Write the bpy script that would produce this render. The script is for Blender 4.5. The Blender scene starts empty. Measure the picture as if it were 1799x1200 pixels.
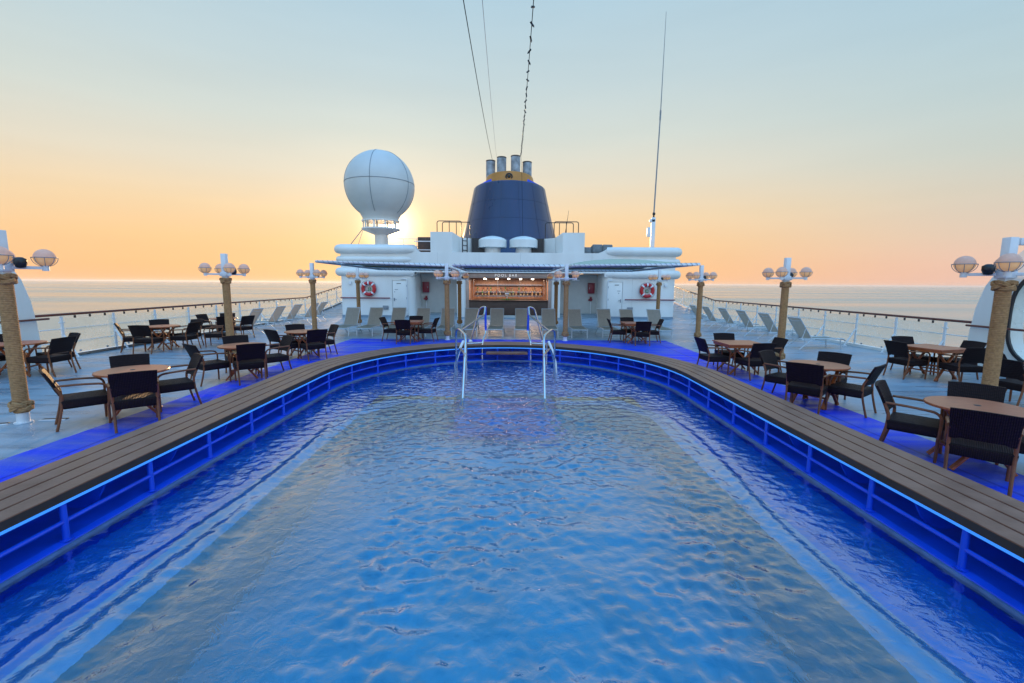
import bpy, bmesh, math, random
import numpy as np
from mathutils import Vector, Matrix
S = bpy.context.scene
C = S.collection
PI = math.pi
R = math.radians
random.seed(7)

# ------------------------------------------------------------------ camera, sky, sun, exposure
cam = bpy.data.objects.new('camera', bpy.data.cameras.new('camera')); C.objects.link(cam)
cam.data.sensor_width = 36; cam.data.lens = 36 * 790 / 1799
cam.data.clip_start = 0.05; cam.data.clip_end = 90000
cam.location = (0.12, 0, 2.15)
cam.rotation_euler = (Matrix.Rotation(R(90 - 7.39), 3, 'X') @ Matrix.Rotation(R(0.4), 3, 'Z')).to_euler()
S.camera = cam
S.render.resolution_x, S.render.resolution_y = 1024, 683
S.view_settings.view_transform = 'Standard'; S.view_settings.look = 'None'
S.view_settings.gamma = 1; S.view_settings.exposure = 0
S.render.engine = 'CYCLES'
S.cycles.use_denoising = True
S.cycles.max_bounces = 8; S.cycles.transparent_max_bounces = 16
S.cycles.caustics_reflective = False
S.cycles.sample_clamp_indirect = 6

SUN_AZ, SUN_EL = R(-14.74), R(6.56)
sun_dir = Vector((math.sin(SUN_AZ) * math.cos(SUN_EL), math.cos(SUN_AZ) * math.cos(SUN_EL), math.sin(SUN_EL)))

def lin(c):
    return tuple(((x / 255) / 12.92 if x / 255 <= .04045 else ((x / 255 + .055) / 1.055) ** 2.4) for x in c)

def ramp(nt, stops, fac):
    n = nt.nodes.new('ShaderNodeValToRGB')
    e = n.color_ramp.elements
    while len(e) < len(stops): e.new(0.5)
    for el, (p, c) in zip(e, stops):
        el.position = p; el.color = (*lin(c), 1)
    nt.links.new(fac, n.inputs[0])
    return n.outputs[0]

def math_node(nt, op, a, b=None, c=None, clamp=False):
    n = nt.nodes.new('ShaderNodeMath'); n.operation = op; n.use_clamp = clamp
    for i, x in enumerate((a, b, c)):
        if x is None: continue
        if isinstance(x, (int, float)): n.inputs[i].default_value = x
        else: nt.links.new(x, n.inputs[i])
    return n.outputs[0]

def mixc(nt, f, a, b, blend='MIX'):
    n = nt.nodes.new('ShaderNodeMix'); n.data_type = 'RGBA'; n.blend_type = blend; n.clamp_factor = True
    for s, x in ((n.inputs[0], f), (n.inputs[6], a), (n.inputs[7], b)):
        if isinstance(x, (int, float)): s.default_value = x
        elif isinstance(x, tuple): s.default_value = (*x[:3], 1)
        else: nt.links.new(x, s)
    return n.outputs[2]

def build_world():
    w = bpy.data.worlds.new('World'); S.world = w; w.use_nodes = True
    nt = w.node_tree; nt.nodes.clear()
    out = nt.nodes.new('ShaderNodeOutputWorld'); bg = nt.nodes.new('ShaderNodeBackground')
    tc = nt.nodes.new('ShaderNodeTexCoord')
    nrm = nt.nodes.new('ShaderNodeVectorMath'); nrm.operation = 'NORMALIZE'; nt.links.new(tc.outputs['Generated'], nrm.inputs[0])
    sep = nt.nodes.new('ShaderNodeSeparateXYZ'); nt.links.new(nrm.outputs[0], sep.inputs[0])
    z = math_node(nt, 'MAXIMUM', sep.outputs[2], 0.0)
    A = ramp(nt, [(0, (255, 195, 140)), (.03, (255, 199, 140)), (.08, (254, 207, 150)), (.14, (248, 217, 173)), (.21, (232, 222, 200)), (.29, (213, 220, 212)), (.38, (196, 214, 218)), (.5, (178, 207, 222)), (.72, (112, 175, 222)), (1, (80, 145, 215))], z)
    B = ramp(nt, [(0, (238, 192, 174)), (.035, (236, 196, 177)), (.08, (226, 203, 184)), (.14, (214, 207, 191)), (.20, (201, 210, 203)), (.28, (189, 209, 212)), (.38, (175, 204, 217)), (.5, (162, 198, 220)), (.72, (112, 175, 222)), (1, (80, 145, 215))], z)
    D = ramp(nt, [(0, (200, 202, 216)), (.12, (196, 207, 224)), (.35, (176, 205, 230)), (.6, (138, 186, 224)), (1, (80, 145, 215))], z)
    # azimuth from the sun
    comb = nt.nodes.new('ShaderNodeCombineXYZ'); nt.links.new(sep.outputs[0], comb.inputs[0]); nt.links.new(sep.outputs[1], comb.inputs[1])
    hn = nt.nodes.new('ShaderNodeVectorMath'); hn.operation = 'NORMALIZE'; nt.links.new(comb.outputs[0], hn.inputs[0])
    hd = nt.nodes.new('ShaderNodeVectorMath'); hd.operation = 'DOT_PRODUCT'; nt.links.new(hn.outputs[0], hd.inputs[0])
    hd.inputs[1].default_value = (math.sin(SUN_AZ), math.cos(SUN_AZ), 0)
    def sstep(v, a, b):
        n = nt.nodes.new('ShaderNodeMapRange'); n.interpolation_type = 'SMOOTHSTEP'
        nt.links.new(v, n.inputs[0]); n.inputs[1].default_value = a; n.inputs[2].default_value = b
        return n.outputs[0]
    fa = sstep(hd.outputs['Value'], .40, .93)
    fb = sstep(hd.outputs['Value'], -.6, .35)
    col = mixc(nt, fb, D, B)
    col = mixc(nt, fa, col, A)
    # added fill: sky overhead and behind the camera brightened to light the foreground
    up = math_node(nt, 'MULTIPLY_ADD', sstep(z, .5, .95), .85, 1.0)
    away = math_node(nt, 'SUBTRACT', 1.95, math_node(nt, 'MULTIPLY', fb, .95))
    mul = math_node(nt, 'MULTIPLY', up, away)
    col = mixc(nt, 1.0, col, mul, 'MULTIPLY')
    # faint haze streaks
    nz = nt.nodes.new('ShaderNodeTexNoise'); nz.inputs['Scale'].default_value = 3.0; nz.inputs['Detail'].default_value = 4
    mp = nt.nodes.new('ShaderNodeMapping'); mp.inputs['Scale'].default_value = (1, 1, 9); nt.links.new(nrm.outputs[0], mp.inputs[0]); nt.links.new(mp.outputs[0], nz.inputs['Vector'])
    sf = nt.nodes.new('ShaderNodeMapRange'); nt.links.new(nz.outputs[0], sf.inputs[0]); sf.inputs[1].default_value = .3; sf.inputs[2].default_value = .7; sf.inputs[3].default_value = .985; sf.inputs[4].default_value = 1.015
    col = mixc(nt, 1.0, col, sf.outputs[0], 'MULTIPLY')
    # glow round the sun
    sd = nt.nodes.new('ShaderNodeVectorMath'); sd.operation = 'DOT_PRODUCT'; nt.links.new(nrm.outputs[0], sd.inputs[0]); sd.inputs[1].default_value = sun_dir
    d = math_node(nt, 'MAXIMUM', sd.outputs['Value'], 0.0)
    g1 = math_node(nt, 'MULTIPLY', math_node(nt, 'POWER', d, 60.0), .11)
    g2 = math_node(nt, 'MULTIPLY', math_node(nt, 'POWER', d, 1200.0), 1.7)
    g3 = math_node(nt, 'MULTIPLY', math_node(nt, 'POWER', d, 16000.0), 60.0)
    def scaled(g, c):
        n = nt.nodes.new('ShaderNodeMix'); n.data_type = 'RGBA'; n.blend_type = 'MULTIPLY'; n.inputs[0].default_value = 1
        nt.links.new(g, n.inputs[6]); n.inputs[7].default_value = (*c, 1); return n.outputs[2]
    for g, c in ((g1, (1, .80, .45)), (g2, (1, .88, .6)), (g3, (1, .85, .5))):
        col = mixc(nt, 1.0, col, scaled(g, c), 'ADD')
    # the physical sky, a small share
    sky = nt.nodes.new('ShaderNodeTexSky'); sky.sky_type = 'NISHITA'; sky.sun_disc = False
    sky.sun_elevation = SUN_EL; sky.sun_rotation = SUN_AZ
    sk = mixc(nt, 1.0, sky.outputs[0], (.003, .003, .003), 'MULTIPLY')
    col = mixc(nt, 1.0, col, sk, 'ADD')
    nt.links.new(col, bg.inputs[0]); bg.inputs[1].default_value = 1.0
    nt.links.new(bg.outputs[0], out.inputs[0])
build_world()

sl = bpy.data.lights.new('sun', 'SUN'); sl.energy = 4.2; sl.angle = R(0.5); sl.color = (1, .60, .28)
so = bpy.data.objects.new('sun', sl); C.objects.link(so); so.rotation_euler = (-sun_dir).to_track_quat('-Z', 'Y').to_euler()

# ------------------------------------------------------------------ helpers
class MB:
    def __init__(s): s.v = []; s.f = []
    def add(s, vs, fs):
        b = len(s.v); s.v += [tuple(p) for p in vs]; s.f += [tuple(i + b for i in f) for f in fs]; return s
    def box(s, c, d, rz=0, rx=0, ry=0, bev=0, seg=2):
        M = Matrix.Translation(c) @ Matrix.Rotation(rz, 4, 'Z') @ Matrix.Rotation(ry, 4, 'Y') @ Matrix.Rotation(rx, 4, 'X')
        bm = bmesh.new(); bmesh.ops.create_cube(bm, size=1)
        for v in bm.verts: v.co = Vector((v.co.x * d[0], v.co.y * d[1], v.co.z * d[2]))
        if bev: bmesh.ops.bevel(bm, geom=list(bm.edges), offset=bev, segments=seg, profile=.5, affect='EDGES')
        bm.verts.index_update()
        s.add([M @ v.co for v in bm.verts], [[v.index for v in f.verts] for f in bm.faces]); bm.free(); return s
    def bar(s, a, b, w, h, bev=.004):
        a, b = Vector(a), Vector(b); d = b - a; L = d.length
        q = d.to_track_quat('Y', 'Z')
        M = Matrix.Translation((a + b) / 2) @ q.to_matrix().to_4x4()
        bm = bmesh.new(); bmesh.ops.create_cube(bm, size=1)
        for v in bm.verts: v.co = Vector((v.co.x * w, v.co.y * L, v.co.z * h))
        if bev: bmesh.ops.bevel(bm, geom=list(bm.edges), offset=bev, segments=1, affect='EDGES')
        bm.verts.index_update()
        s.add([M @ v.co for v in bm.verts], [[v.index for v in f.verts] for f in bm.faces]); bm.free(); return s
    def tube(s, pts, r, n=8, closed=False, caps=True):
        P = [Vector(p) for p in pts]; m = len(P)
        rr = r if isinstance(r, (list, tuple)) else [r] * m
        T = []
        for i in range(m):
            a = P[i - 1] if (i > 0 or closed) else P[i]; b = P[(i + 1) % m] if (i < m - 1 or closed) else P[i]
            t = (b - a); T.append(t.normalized() if t.length > 1e-9 else Vector((0, 0, 1)))
        u = T[0].orthogonal().normalized(); vs = []; fs = []
        for i in range(m):
            u = (u - T[i] * u.dot(T[i]))
            u = u.normalized() if u.length > 1e-6 else T[i].orthogonal().normalized()
            w = T[i].cross(u)
            for k in range(n):
                a = 2 * PI * k / n; vs.append(P[i] + (u * math.cos(a) + w * math.sin(a)) * rr[i])
        for i in range(m if closed else m - 1):
            j = (i + 1) % m
            for k in range(n):
                l = (k + 1) % n; fs.append((i * n + k, i * n + l, j * n + l, j * n + k))
        if caps and not closed:
            fs.append(tuple(reversed(range(n)))); fs.append(tuple((m - 1) * n + k for k in range(n)))
        return s.add(vs, fs)
    def lathe(s, prof, c=(0, 0, 0), n=24, sx=1, sy=1, caps=True):
        vs = []; fs = []
        for r, z in prof:
            for k in range(n):
                a = 2 * PI * k / n; vs.append((c[0] + r * sx * math.cos(a), c[1] + r * sy * math.sin(a), c[2] + z))
        for i in range(len(prof) - 1):
            for k in range(n):
                l = (k + 1) % n; fs.append((i * n + k, i * n + l, (i + 1) * n + l, (i + 1) * n + k))
        if caps:
            fs.append(tuple(reversed(range(n)))); fs.append(tuple((len(prof) - 1) * n + k for k in range(n)))
        return s.add(vs, fs)
    def sphere(s, c, r, n=20, m=12, z0=-1, z1=1, sc=(1, 1, 1)):
        prof = []
        a0, a1 = math.asin(z0), math.asin(z1)
        for i in range(m + 1):
            a = a0 + (a1 - a0) * i / m; prof.append((max(r * math.cos(a), 1e-4), r * math.sin(a) * sc[2]))
        return s.lathe(prof, c, n, sc[0], sc[1])
    def prism(s, poly, lo, hi, axis='z'):
        n = len(poly)
        def P(a, b, t): return {'z': (a, b, t), 'y': (a, t, b), 'x': (t, a, b)}[axis]
        vs = [P(a, b, lo) for a, b in poly] + [P(a, b, hi) for a, b in poly]
        fs = [tuple(reversed(range(n))), tuple(range(n, 2 * n))] + [(i, (i + 1) % n, n + (i + 1) % n, n + i) for i in range(n)]
        return s.add(vs, fs)
    def grid(s, fn, nu, nv):
        vs = [fn(i / nu, j / nv) for j in range(nv + 1) for i in range(nu + 1)]
        fs = [(j * (nu + 1) + i, j * (nu + 1) + i + 1, (j + 1) * (nu + 1) + i + 1, (j + 1) * (nu + 1) + i) for j in range(nv) for i in range(nu)]
        return s.add(vs, fs)
    def slab(s, fn, off, nu, nv):
        """closed sheet: fn(u,v) front surface, off(u,v) back surface"""
        N = (nu + 1) * (nv + 1); b = len(s.v)
        s.grid(fn, nu, nv); s.grid(off, nu, nv)
        k = len(s.f) - nu * nv; s.f[k:] = [tuple(reversed(f)) for f in s.f[k:]]
        edge = [i for i in range(nu)] + [j * (nu + 1) + nu for j in range(nv)] + [nv * (nu + 1) + i for i in range(nu, 0, -1)] + [j * (nu + 1) for j in range(nv, 0, -1)]
        for i in range(len(edge)):
            p, q = edge[i], edge[(i + 1) % len(edge)]
            s.f.append((b + q, b + p, b + N + p, b + N + q))
        return s
    def strip(s, A, B, closed=True):
        n = len(A); 
        return s.add(list(A) + list(B), [(i, (i + 1) % n, n + (i + 1) % n, n + i) for i in range(n if closed else n - 1)])

def obj(name, mb, m, parent=None, smooth=40, loc=None):
    me = bpy.data.meshes.new(name); me.from_pydata(mb.v, [], mb.f); me.validate(); me.update()
    bm = bmesh.new(); bm.from_mesh(me); bmesh.ops.recalc_face_normals(bm, faces=bm.faces); bm.to_mesh(me); bm.free()
    if smooth:
        me.polygons.foreach_set('use_smooth', [True] * len(me.polygons)); me.set_sharp_from_angle(angle=R(smooth))
    me.materials.append(m)
    o = bpy.data.objects.new(name, me); C.objects.link(o)
    if parent: o.parent = parent
    if loc: o.location = loc
    return o

def thing(name, label, cat, loc=(0, 0, 0), rz=0, group=None):
    o = bpy.data.objects.new(name, None); C.objects.link(o); o.empty_display_size = .2
    o.location = loc; o.rotation_euler = (0, 0, rz)
    return tag(o, label, cat, group)

def tag(o, label, cat, group=None):
    o['label'] = label; o['category'] = cat
    if group: o['group'] = group
    return o

def struct(name, mb, m, smooth=40, kind='structure'):
    o = obj(name, mb, m, None, smooth); o['kind'] = kind; return o

def kids(o): return [x for x in o.children]

def dup(o, parent=None):
    c = o.copy(); C.objects.link(c)
    if parent: c.parent = parent
    for k in list(o.children): dup(k, c)
    return c

def arc(c, r, a0, a1, n):
    return [(c[0] + r * math.cos(a0 + (a1 - a0) * i / n), c[1] + r * math.sin(a0 + (a1 - a0) * i / n)) for i in range(n + 1)]

def smooth_path(pts, n=6):
    """rounded polyline: Catmull-Rom through the points"""
    P = [Vector(p) for p in pts]; P = [P[0] * 2 - P[1]] + P + [P[-1] * 2 - P[-2]]; out = []
    for i in range(1, len(P) - 2):
        for k in range(n):
            t = k / n; a, b, c, d = P[i - 1], P[i], P[i + 1], P[i + 2]
            out.append(.5 * ((2 * b) + (c - a) * t + (2 * a - 5 * b + 4 * c - d) * t * t + (3 * b - a - 3 * c + d) * t ** 3))
    out.append(P[-2]); return out

def round_path(pts, r, n=5):
    """polyline with filleted corners"""
    P = [Vector(p) for p in pts]; out = [P[0]]
    for i in range(1, len(P) - 1):
        a, b, c = P[i - 1], P[i], P[i + 1]
        rr = min(r, (a - b).length * .45, (c - b).length * .45)
        p, q = b + (a - b).normalized() * rr, b + (c - b).normalized() * rr
        for k in range(n + 1):
            t = k / n; out.append(p * (1 - t) ** 2 + b * 2 * t * (1 - t) + q * t * t)
    out.append(P[-1]); return out

# ------------------------------------------------------------------ materials
def mat(name, col, rough=.5, metal=0, var=.12, vscale=3, bump=0, bscale=40, spec=.5, coat=0, trans=None, stretch=None, detail=5, vcol=None, rvar=0):
    m = bpy.data.materials.new(name); m.use_nodes = True; nt = m.node_tree; b = nt.nodes['Principled BSDF']
    b.inputs['Roughness'].default_value = rough; b.inputs['Metallic'].default_value = metal
    b.inputs['Specular IOR Level'].default_value = spec; b.inputs['Coat Weight'].default_value = coat
    tc = nt.nodes.new('ShaderNodeTexCoord'); vec = tc.outputs['Object']
    if stretch:
        mp = nt.nodes.new('ShaderNodeMapping'); mp.inputs['Scale'].default_value = stretch; nt.links.new(vec, mp.inputs[0]); vec = mp.outputs[0]
    if var or rvar:
        n = nt.nodes.new('ShaderNodeTexNoise'); n.inputs['Scale'].default_value = vscale; n.inputs['Detail'].default_value = detail; nt.links.new(vec, n.inputs['Vector'])
        lo = vcol or tuple(c * (1 - var) for c in col); hi = col if vcol else tuple(min(1, c * (1 + var)) for c in col)
        mr = nt.nodes.new('ShaderNodeMapRange'); nt.links.new(n.outputs[0], mr.inputs[0]); mr.inputs[1].default_value = .3; mr.inputs[2].default_value = .7
        nt.links.new(mixc(nt, mr.outputs[0], lo, hi), b.inputs['Base Color'])
        if rvar:
            r2 = nt.nodes.new('ShaderNodeMapRange'); nt.links.new(n.outputs[0], r2.inputs[0]); r2.inputs[1].default_value = .3; r2.inputs[2].default_value = .7
            r2.inputs[3].default_value = rough - rvar; r2.inputs[4].default_value = rough + rvar; nt.links.new(r2.outputs[0], b.inputs['Roughness'])
    else: b.inputs['Base Color'].default_value = (*col, 1)
    if bump:
        n2 = nt.nodes.new('ShaderNodeTexNoise'); n2.inputs['Scale'].default_value = bscale; n2.inputs['Detail'].default_value = 4; nt.links.new(vec, n2.inputs['Vector'])
        bp = nt.nodes.new('ShaderNodeBump'); bp.inputs['Strength'].default_value = bump; bp.inputs['Distance'].default_value = .01
        nt.links.new(n2.outputs[0], bp.inputs['Height']); nt.links.new(bp.outputs[0], b.inputs['Normal'])
    return m

def emis(name, col, e):
    m = bpy.data.materials.new(name); m.use_nodes = True; b = m.node_tree.nodes['Principled BSDF']
    b.inputs['Base Color'].default_value = (*col, 1); b.inputs['Emission Color'].default_value = (*col, 1); b.inputs['Emission Strength'].default_value = e
    return m

def weave_mat(name, col, sc=58):
    m = bpy.data.materials.new(name); m.use_nodes = True; nt = m.node_tree; b = nt.nodes['Principled BSDF']
    tc = nt.nodes.new('ShaderNodeTexCoord')
    h = None
    outs = []
    for ax in ('X', 'Y', 'Z'):
        w = nt.nodes.new('ShaderNodeTexWave'); w.bands_direction = ax; w.inputs['Scale'].default_value = sc / 3.2; w.inputs['Distortion'].default_value = .4
        nt.links.new(tc.outputs['Object'], w.inputs['Vector']); outs.append(w.outputs['Fac'])
    h = math_node(nt, 'MAXIMUM', math_node(nt, 'MULTIPLY', outs[0], outs[2]), math_node(nt, 'MULTIPLY', outs[1], outs[0]))
    nz = nt.nodes.new('ShaderNodeTexNoise'); nz.inputs['Scale'].default_value = 9; nt.links.new(tc.outputs['Object'], nz.inputs['Vector'])
    c = mixc(nt, h, tuple(x * .45 for x in col), tuple(min(1, x * 1.5) for x in col))
    c = mixc(nt, 1.0, c, mixc(nt, nz.outputs[0], (.8, .8, .8), (1.15, 1.1, 1.1)), 'MULTIPLY')
    nt.links.new(c, b.inputs['Base Color']); b.inputs['Roughness'].default_value = .58; b.inputs['Specular IOR Level'].default_value = .14
    bp = nt.nodes.new('ShaderNodeBump'); bp.inputs['Strength'].default_value = .9; bp.inputs['Distance'].default_value = .006
    nt.links.new(h, bp.inputs['Height']); nt.links.new(bp.outputs[0], b.inputs['Normal'])
    return m

def sheet_mat(name, col, transp=.15, transl=.5, under=None):
    """thin woven fabric or frosted sheet: lets some light through"""
    m = bpy.data.materials.new(name); m.use_nodes = True; nt = m.node_tree; nt.nodes.clear()
    out = nt.nodes.new('ShaderNodeOutputMaterial')
    d = nt.nodes.new('ShaderNodeBsdfDiffuse'); t = nt.nodes.new('ShaderNodeBsdfTranslucent'); p = nt.nodes.new('ShaderNodeBsdfTransparent')
    tc = nt.nodes.new('ShaderNodeTexCoord'); n = nt.nodes.new('ShaderNodeTexNoise'); n.inputs['Scale'].default_value = 14; nt.links.new(tc.outputs['Object'], n.inputs['Vector'])
    c = mixc(nt, n.outputs[0], tuple(x * .85 for x in col), tuple(min(1, x * 1.12) for x in col))
    if under:   # another colour on the lower face
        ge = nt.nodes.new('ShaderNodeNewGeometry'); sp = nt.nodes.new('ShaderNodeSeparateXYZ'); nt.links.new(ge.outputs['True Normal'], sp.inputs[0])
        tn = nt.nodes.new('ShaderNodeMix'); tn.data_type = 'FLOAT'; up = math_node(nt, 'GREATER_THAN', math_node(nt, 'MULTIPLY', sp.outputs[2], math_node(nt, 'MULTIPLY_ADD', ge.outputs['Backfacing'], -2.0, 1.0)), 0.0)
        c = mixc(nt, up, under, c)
    nt.links.new(c, d.inputs[0]); nt.links.new(c, t.inputs[0])
    a = nt.nodes.new('ShaderNodeMixShader'); a.inputs[0].default_value = transl; nt.links.new(d.outputs[0], a.inputs[1]); nt.links.new(t.outputs[0], a.inputs[2])
    b = nt.nodes.new('ShaderNodeMixShader'); b.inputs[0].default_value = transp; nt.links.new(a.outputs[0], b.inputs[1]); nt.links.new(p.outputs[0], b.inputs[2])
    nt.links.new(b.outputs[0], out.inputs[0])
    return m

M = {}
M['white'] = mat('white_paint', (.80, .79, .75), .32, var=.06, vscale=.9, vcol=(.70, .68, .63), bump=.06, bscale=5, stretch=(1, 1, .3), detail=8)
M['white2'] = mat('white_metal', (.72, .72, .72), .35, var=.05, vscale=5)
M['navy'] = mat('navy_paint', (.017, .032, .090), .30, var=.25, vscale=.6, bump=.12, bscale=1.2, stretch=(1, 1, .18), rvar=.08)
M['orange'] = mat('orange_paint', (.50, .19, .02), .45, var=.12, vscale=1.5)
M['pipe'] = mat('soot_stained_steel', (.42, .46, .50), .5, var=.1, vscale=2.5, vcol=(.15, .16, .17), bump=.1, bscale=5)
M['black'] = mat('black_paint', (.012, .013, .016), .4, var=.1)
M['brown'] = mat('brown_louvres', (.055, .028, .018), .5, var=.2)
M['steel'] = mat('stainless_steel', (.62, .60, .58), .16, metal=1, var=.05, vscale=8)
M['wicker'] = weave_mat('dark_wicker', (.020, .010, .011))
M['wickerb'] = weave_mat('brown_wicker', (.040, .024, .020))
M['legbrown'] = mat('brown_tube', (.20, .066, .025), .38, spec=.3, var=.25, vscale=14)
M['teak'] = mat('teak_red', (.38, .095, .026), .42, var=.3, vscale=5, bump=.12, bscale=20, stretch=(1, 8, 8))
M['teaktop'] = mat('teak_tabletop', (.44, .125, .060), .36, spec=.22, var=.22, vscale=4, bump=.08, bscale=16, stretch=(2, 14, 2))
M['slat'] = mat('grey_brown_boards', (.31, .15, .10), .42, var=.25, vscale=5, bump=.25, bscale=30, vcol=(.18, .078, .052), rvar=.12, detail=8, spec=.16)
M['fascia'] = mat('dark_edge', (.030, .020, .016), .5, var=.2)
M['bluepaint'] = mat('blue_paint', (.006, .075, .72), .30, var=.15, vscale=4, bump=.06, bscale=12)
M['bluepool'] = mat('blue_pool_paint', (.002, .19, .74), .4, var=.15, vscale=2)
M['poolledge'] = mat('pale_blue_ledge', (.10, .34, .66), .5, var=.12, vscale=1.5)
M['poolwall'] = mat('pale_pool_wall', (.18, .42, .56), .5, var=.12, vscale=1.5)
M['poolfloor'] = mat('pool_floor', (.012, .36, .62), .5, var=.15, vscale=1.5)
M['cope'] = mat('worn_coping', (.09, .17, .34), .35, var=.2, vscale=8)
M['led'] = emis('blue_led', (.06, .34, 1), .5)
M['rope'] = mat('manila_rope', (.40, .215, .095), .85, spec=.2, var=.22, vscale=30, bump=.4, bscale=120)
M['globe'] = sheet_mat('frosted_globe', (.86, .70, .58), 0, .5)
M['alu'] = mat('pale_aluminium', (.55, .58, .60), .35, metal=.3, var=.06)
M['sling'] = sheet_mat('taupe_sling', (.60, .54, .46), .10, .55)
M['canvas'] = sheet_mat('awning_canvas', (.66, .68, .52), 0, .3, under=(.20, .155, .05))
M['rail'] = mat('varnished_rail', (.13, .026, .016), .3, var=.2, vscale=10)
M['red'] = mat('red_paint', (.50, .012, .016), .38, var=.1)
M['darkred'] = mat('dark_red_paint', (.20, .008, .020), .4, var=.1)
M['green'] = mat('green_sign', (.02, .26, .08), .5, var=0)
M['copper'] = mat('copper_panel', (.38, .27, .22), .35, metal=.2, var=.15, vscale=2)
M['counter'] = mat('dark_counter', (.060, .030, .020), .4, var=.2)
M['barwood'] = mat('bar_back_wood', (.34, .185, .12), .4, var=.25, vscale=3, stretch=(6, 1, 1))
M['grey'] = mat('grey_metal', (.22, .24, .26), .45, var=.15)
M['cover'] = mat('grey_cover', (.16, .18, .19), .7, var=.25, vscale=4, bump=.3, bscale=6)
M['greybeige'] = mat('recess_wall', (.48, .48, .45), .5, var=.05)  # plain grey-beige, duller than the white paint
M['skirt'] = mat('skirting_grey', (.20, .27, .33), .5, var=.1)
M['weld'] = mat('weld_bead', (.50, .49, .46), .5, var=.1)
M['navyseam'] = mat('navy_seam', (.015, .028, .078), .4, var=.1)
M['wire'] = mat('wire', (.012, .012, .014), 1.0, var=0, spec=0)
M['bulb'] = mat('clear_bulb', (.22, .22, .2), .3, var=0)
M['leaf'] = mat('herb_green', (.05, .22, .02), .6, var=.4, vscale=20)
M['letter'] = emis('sign_letters', (.85, .82, .76), .40)  # letters given a slight glow of their own to stand out from the header
M['mark'] = mat('dark_lettering', (.03, .03, .03), .6, var=0)
M['spot'] = emis('spotlight', (1, .80, .62), 14)

def globe_amber():
    m = bpy.data.materials.new('amber_bowl'); m.use_nodes = True; b = m.node_tree.nodes['Principled BSDF']
    b.inputs['Base Color'].default_value = (.82, .50, .24, 1); b.inputs['Roughness'].default_value = .25
    b.inputs['Emission Color'].default_value = (1, .48, .16, 1); b.inputs['Emission Strength'].default_value = .24
    return m
M['amber'] = globe_amber()

def glass_panel():
    m = bpy.data.materials.new('screen_glass'); m.use_nodes = True; nt = m.node_tree; nt.nodes.clear()
    out = nt.nodes.new('ShaderNodeOutputMaterial'); p = nt.nodes.new('ShaderNodeBsdfTransparent'); p.inputs[0].default_value = (.93, .95, .93, 1)
    t = nt.nodes.new('ShaderNodeBsdfTranslucent'); t.inputs[0].default_value = (.9, .88, .82, 1)
    g = nt.nodes.new('ShaderNodeBsdfGlossy'); g.inputs['Roughness'].default_value = .03
    tc = nt.nodes.new('ShaderNodeTexCoord'); n = nt.nodes.new('ShaderNodeTexNoise'); n.inputs['Scale'].default_value = 2.2; n.inputs['Detail'].default_value = 8
    nt.links.new(tc.outputs['Object'], n.inputs['Vector'])
    mr = nt.nodes.new('ShaderNodeMapRange'); nt.links.new(n.outputs[0], mr.inputs[0]); mr.inputs[1].default_value = .3; mr.inputs[2].default_value = .75; mr.inputs[3].default_value = .16; mr.inputs[4].default_value = .38
    a = nt.nodes.new('ShaderNodeMixShader'); nt.links.new(mr.outputs[0], a.inputs[0]); nt.links.new(p.outputs[0], a.inputs[1]); nt.links.new(t.outputs[0], a.inputs[2])
    b = nt.nodes.new('ShaderNodeMixShader'); b.inputs[0].default_value = .05; nt.links.new(a.outputs[0], b.inputs[1]); nt.links.new(g.outputs[0], b.inputs[2])
    nt.links.new(b.outputs[0], out.inputs[0]); return m
M['panel'] = glass_panel()

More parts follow.
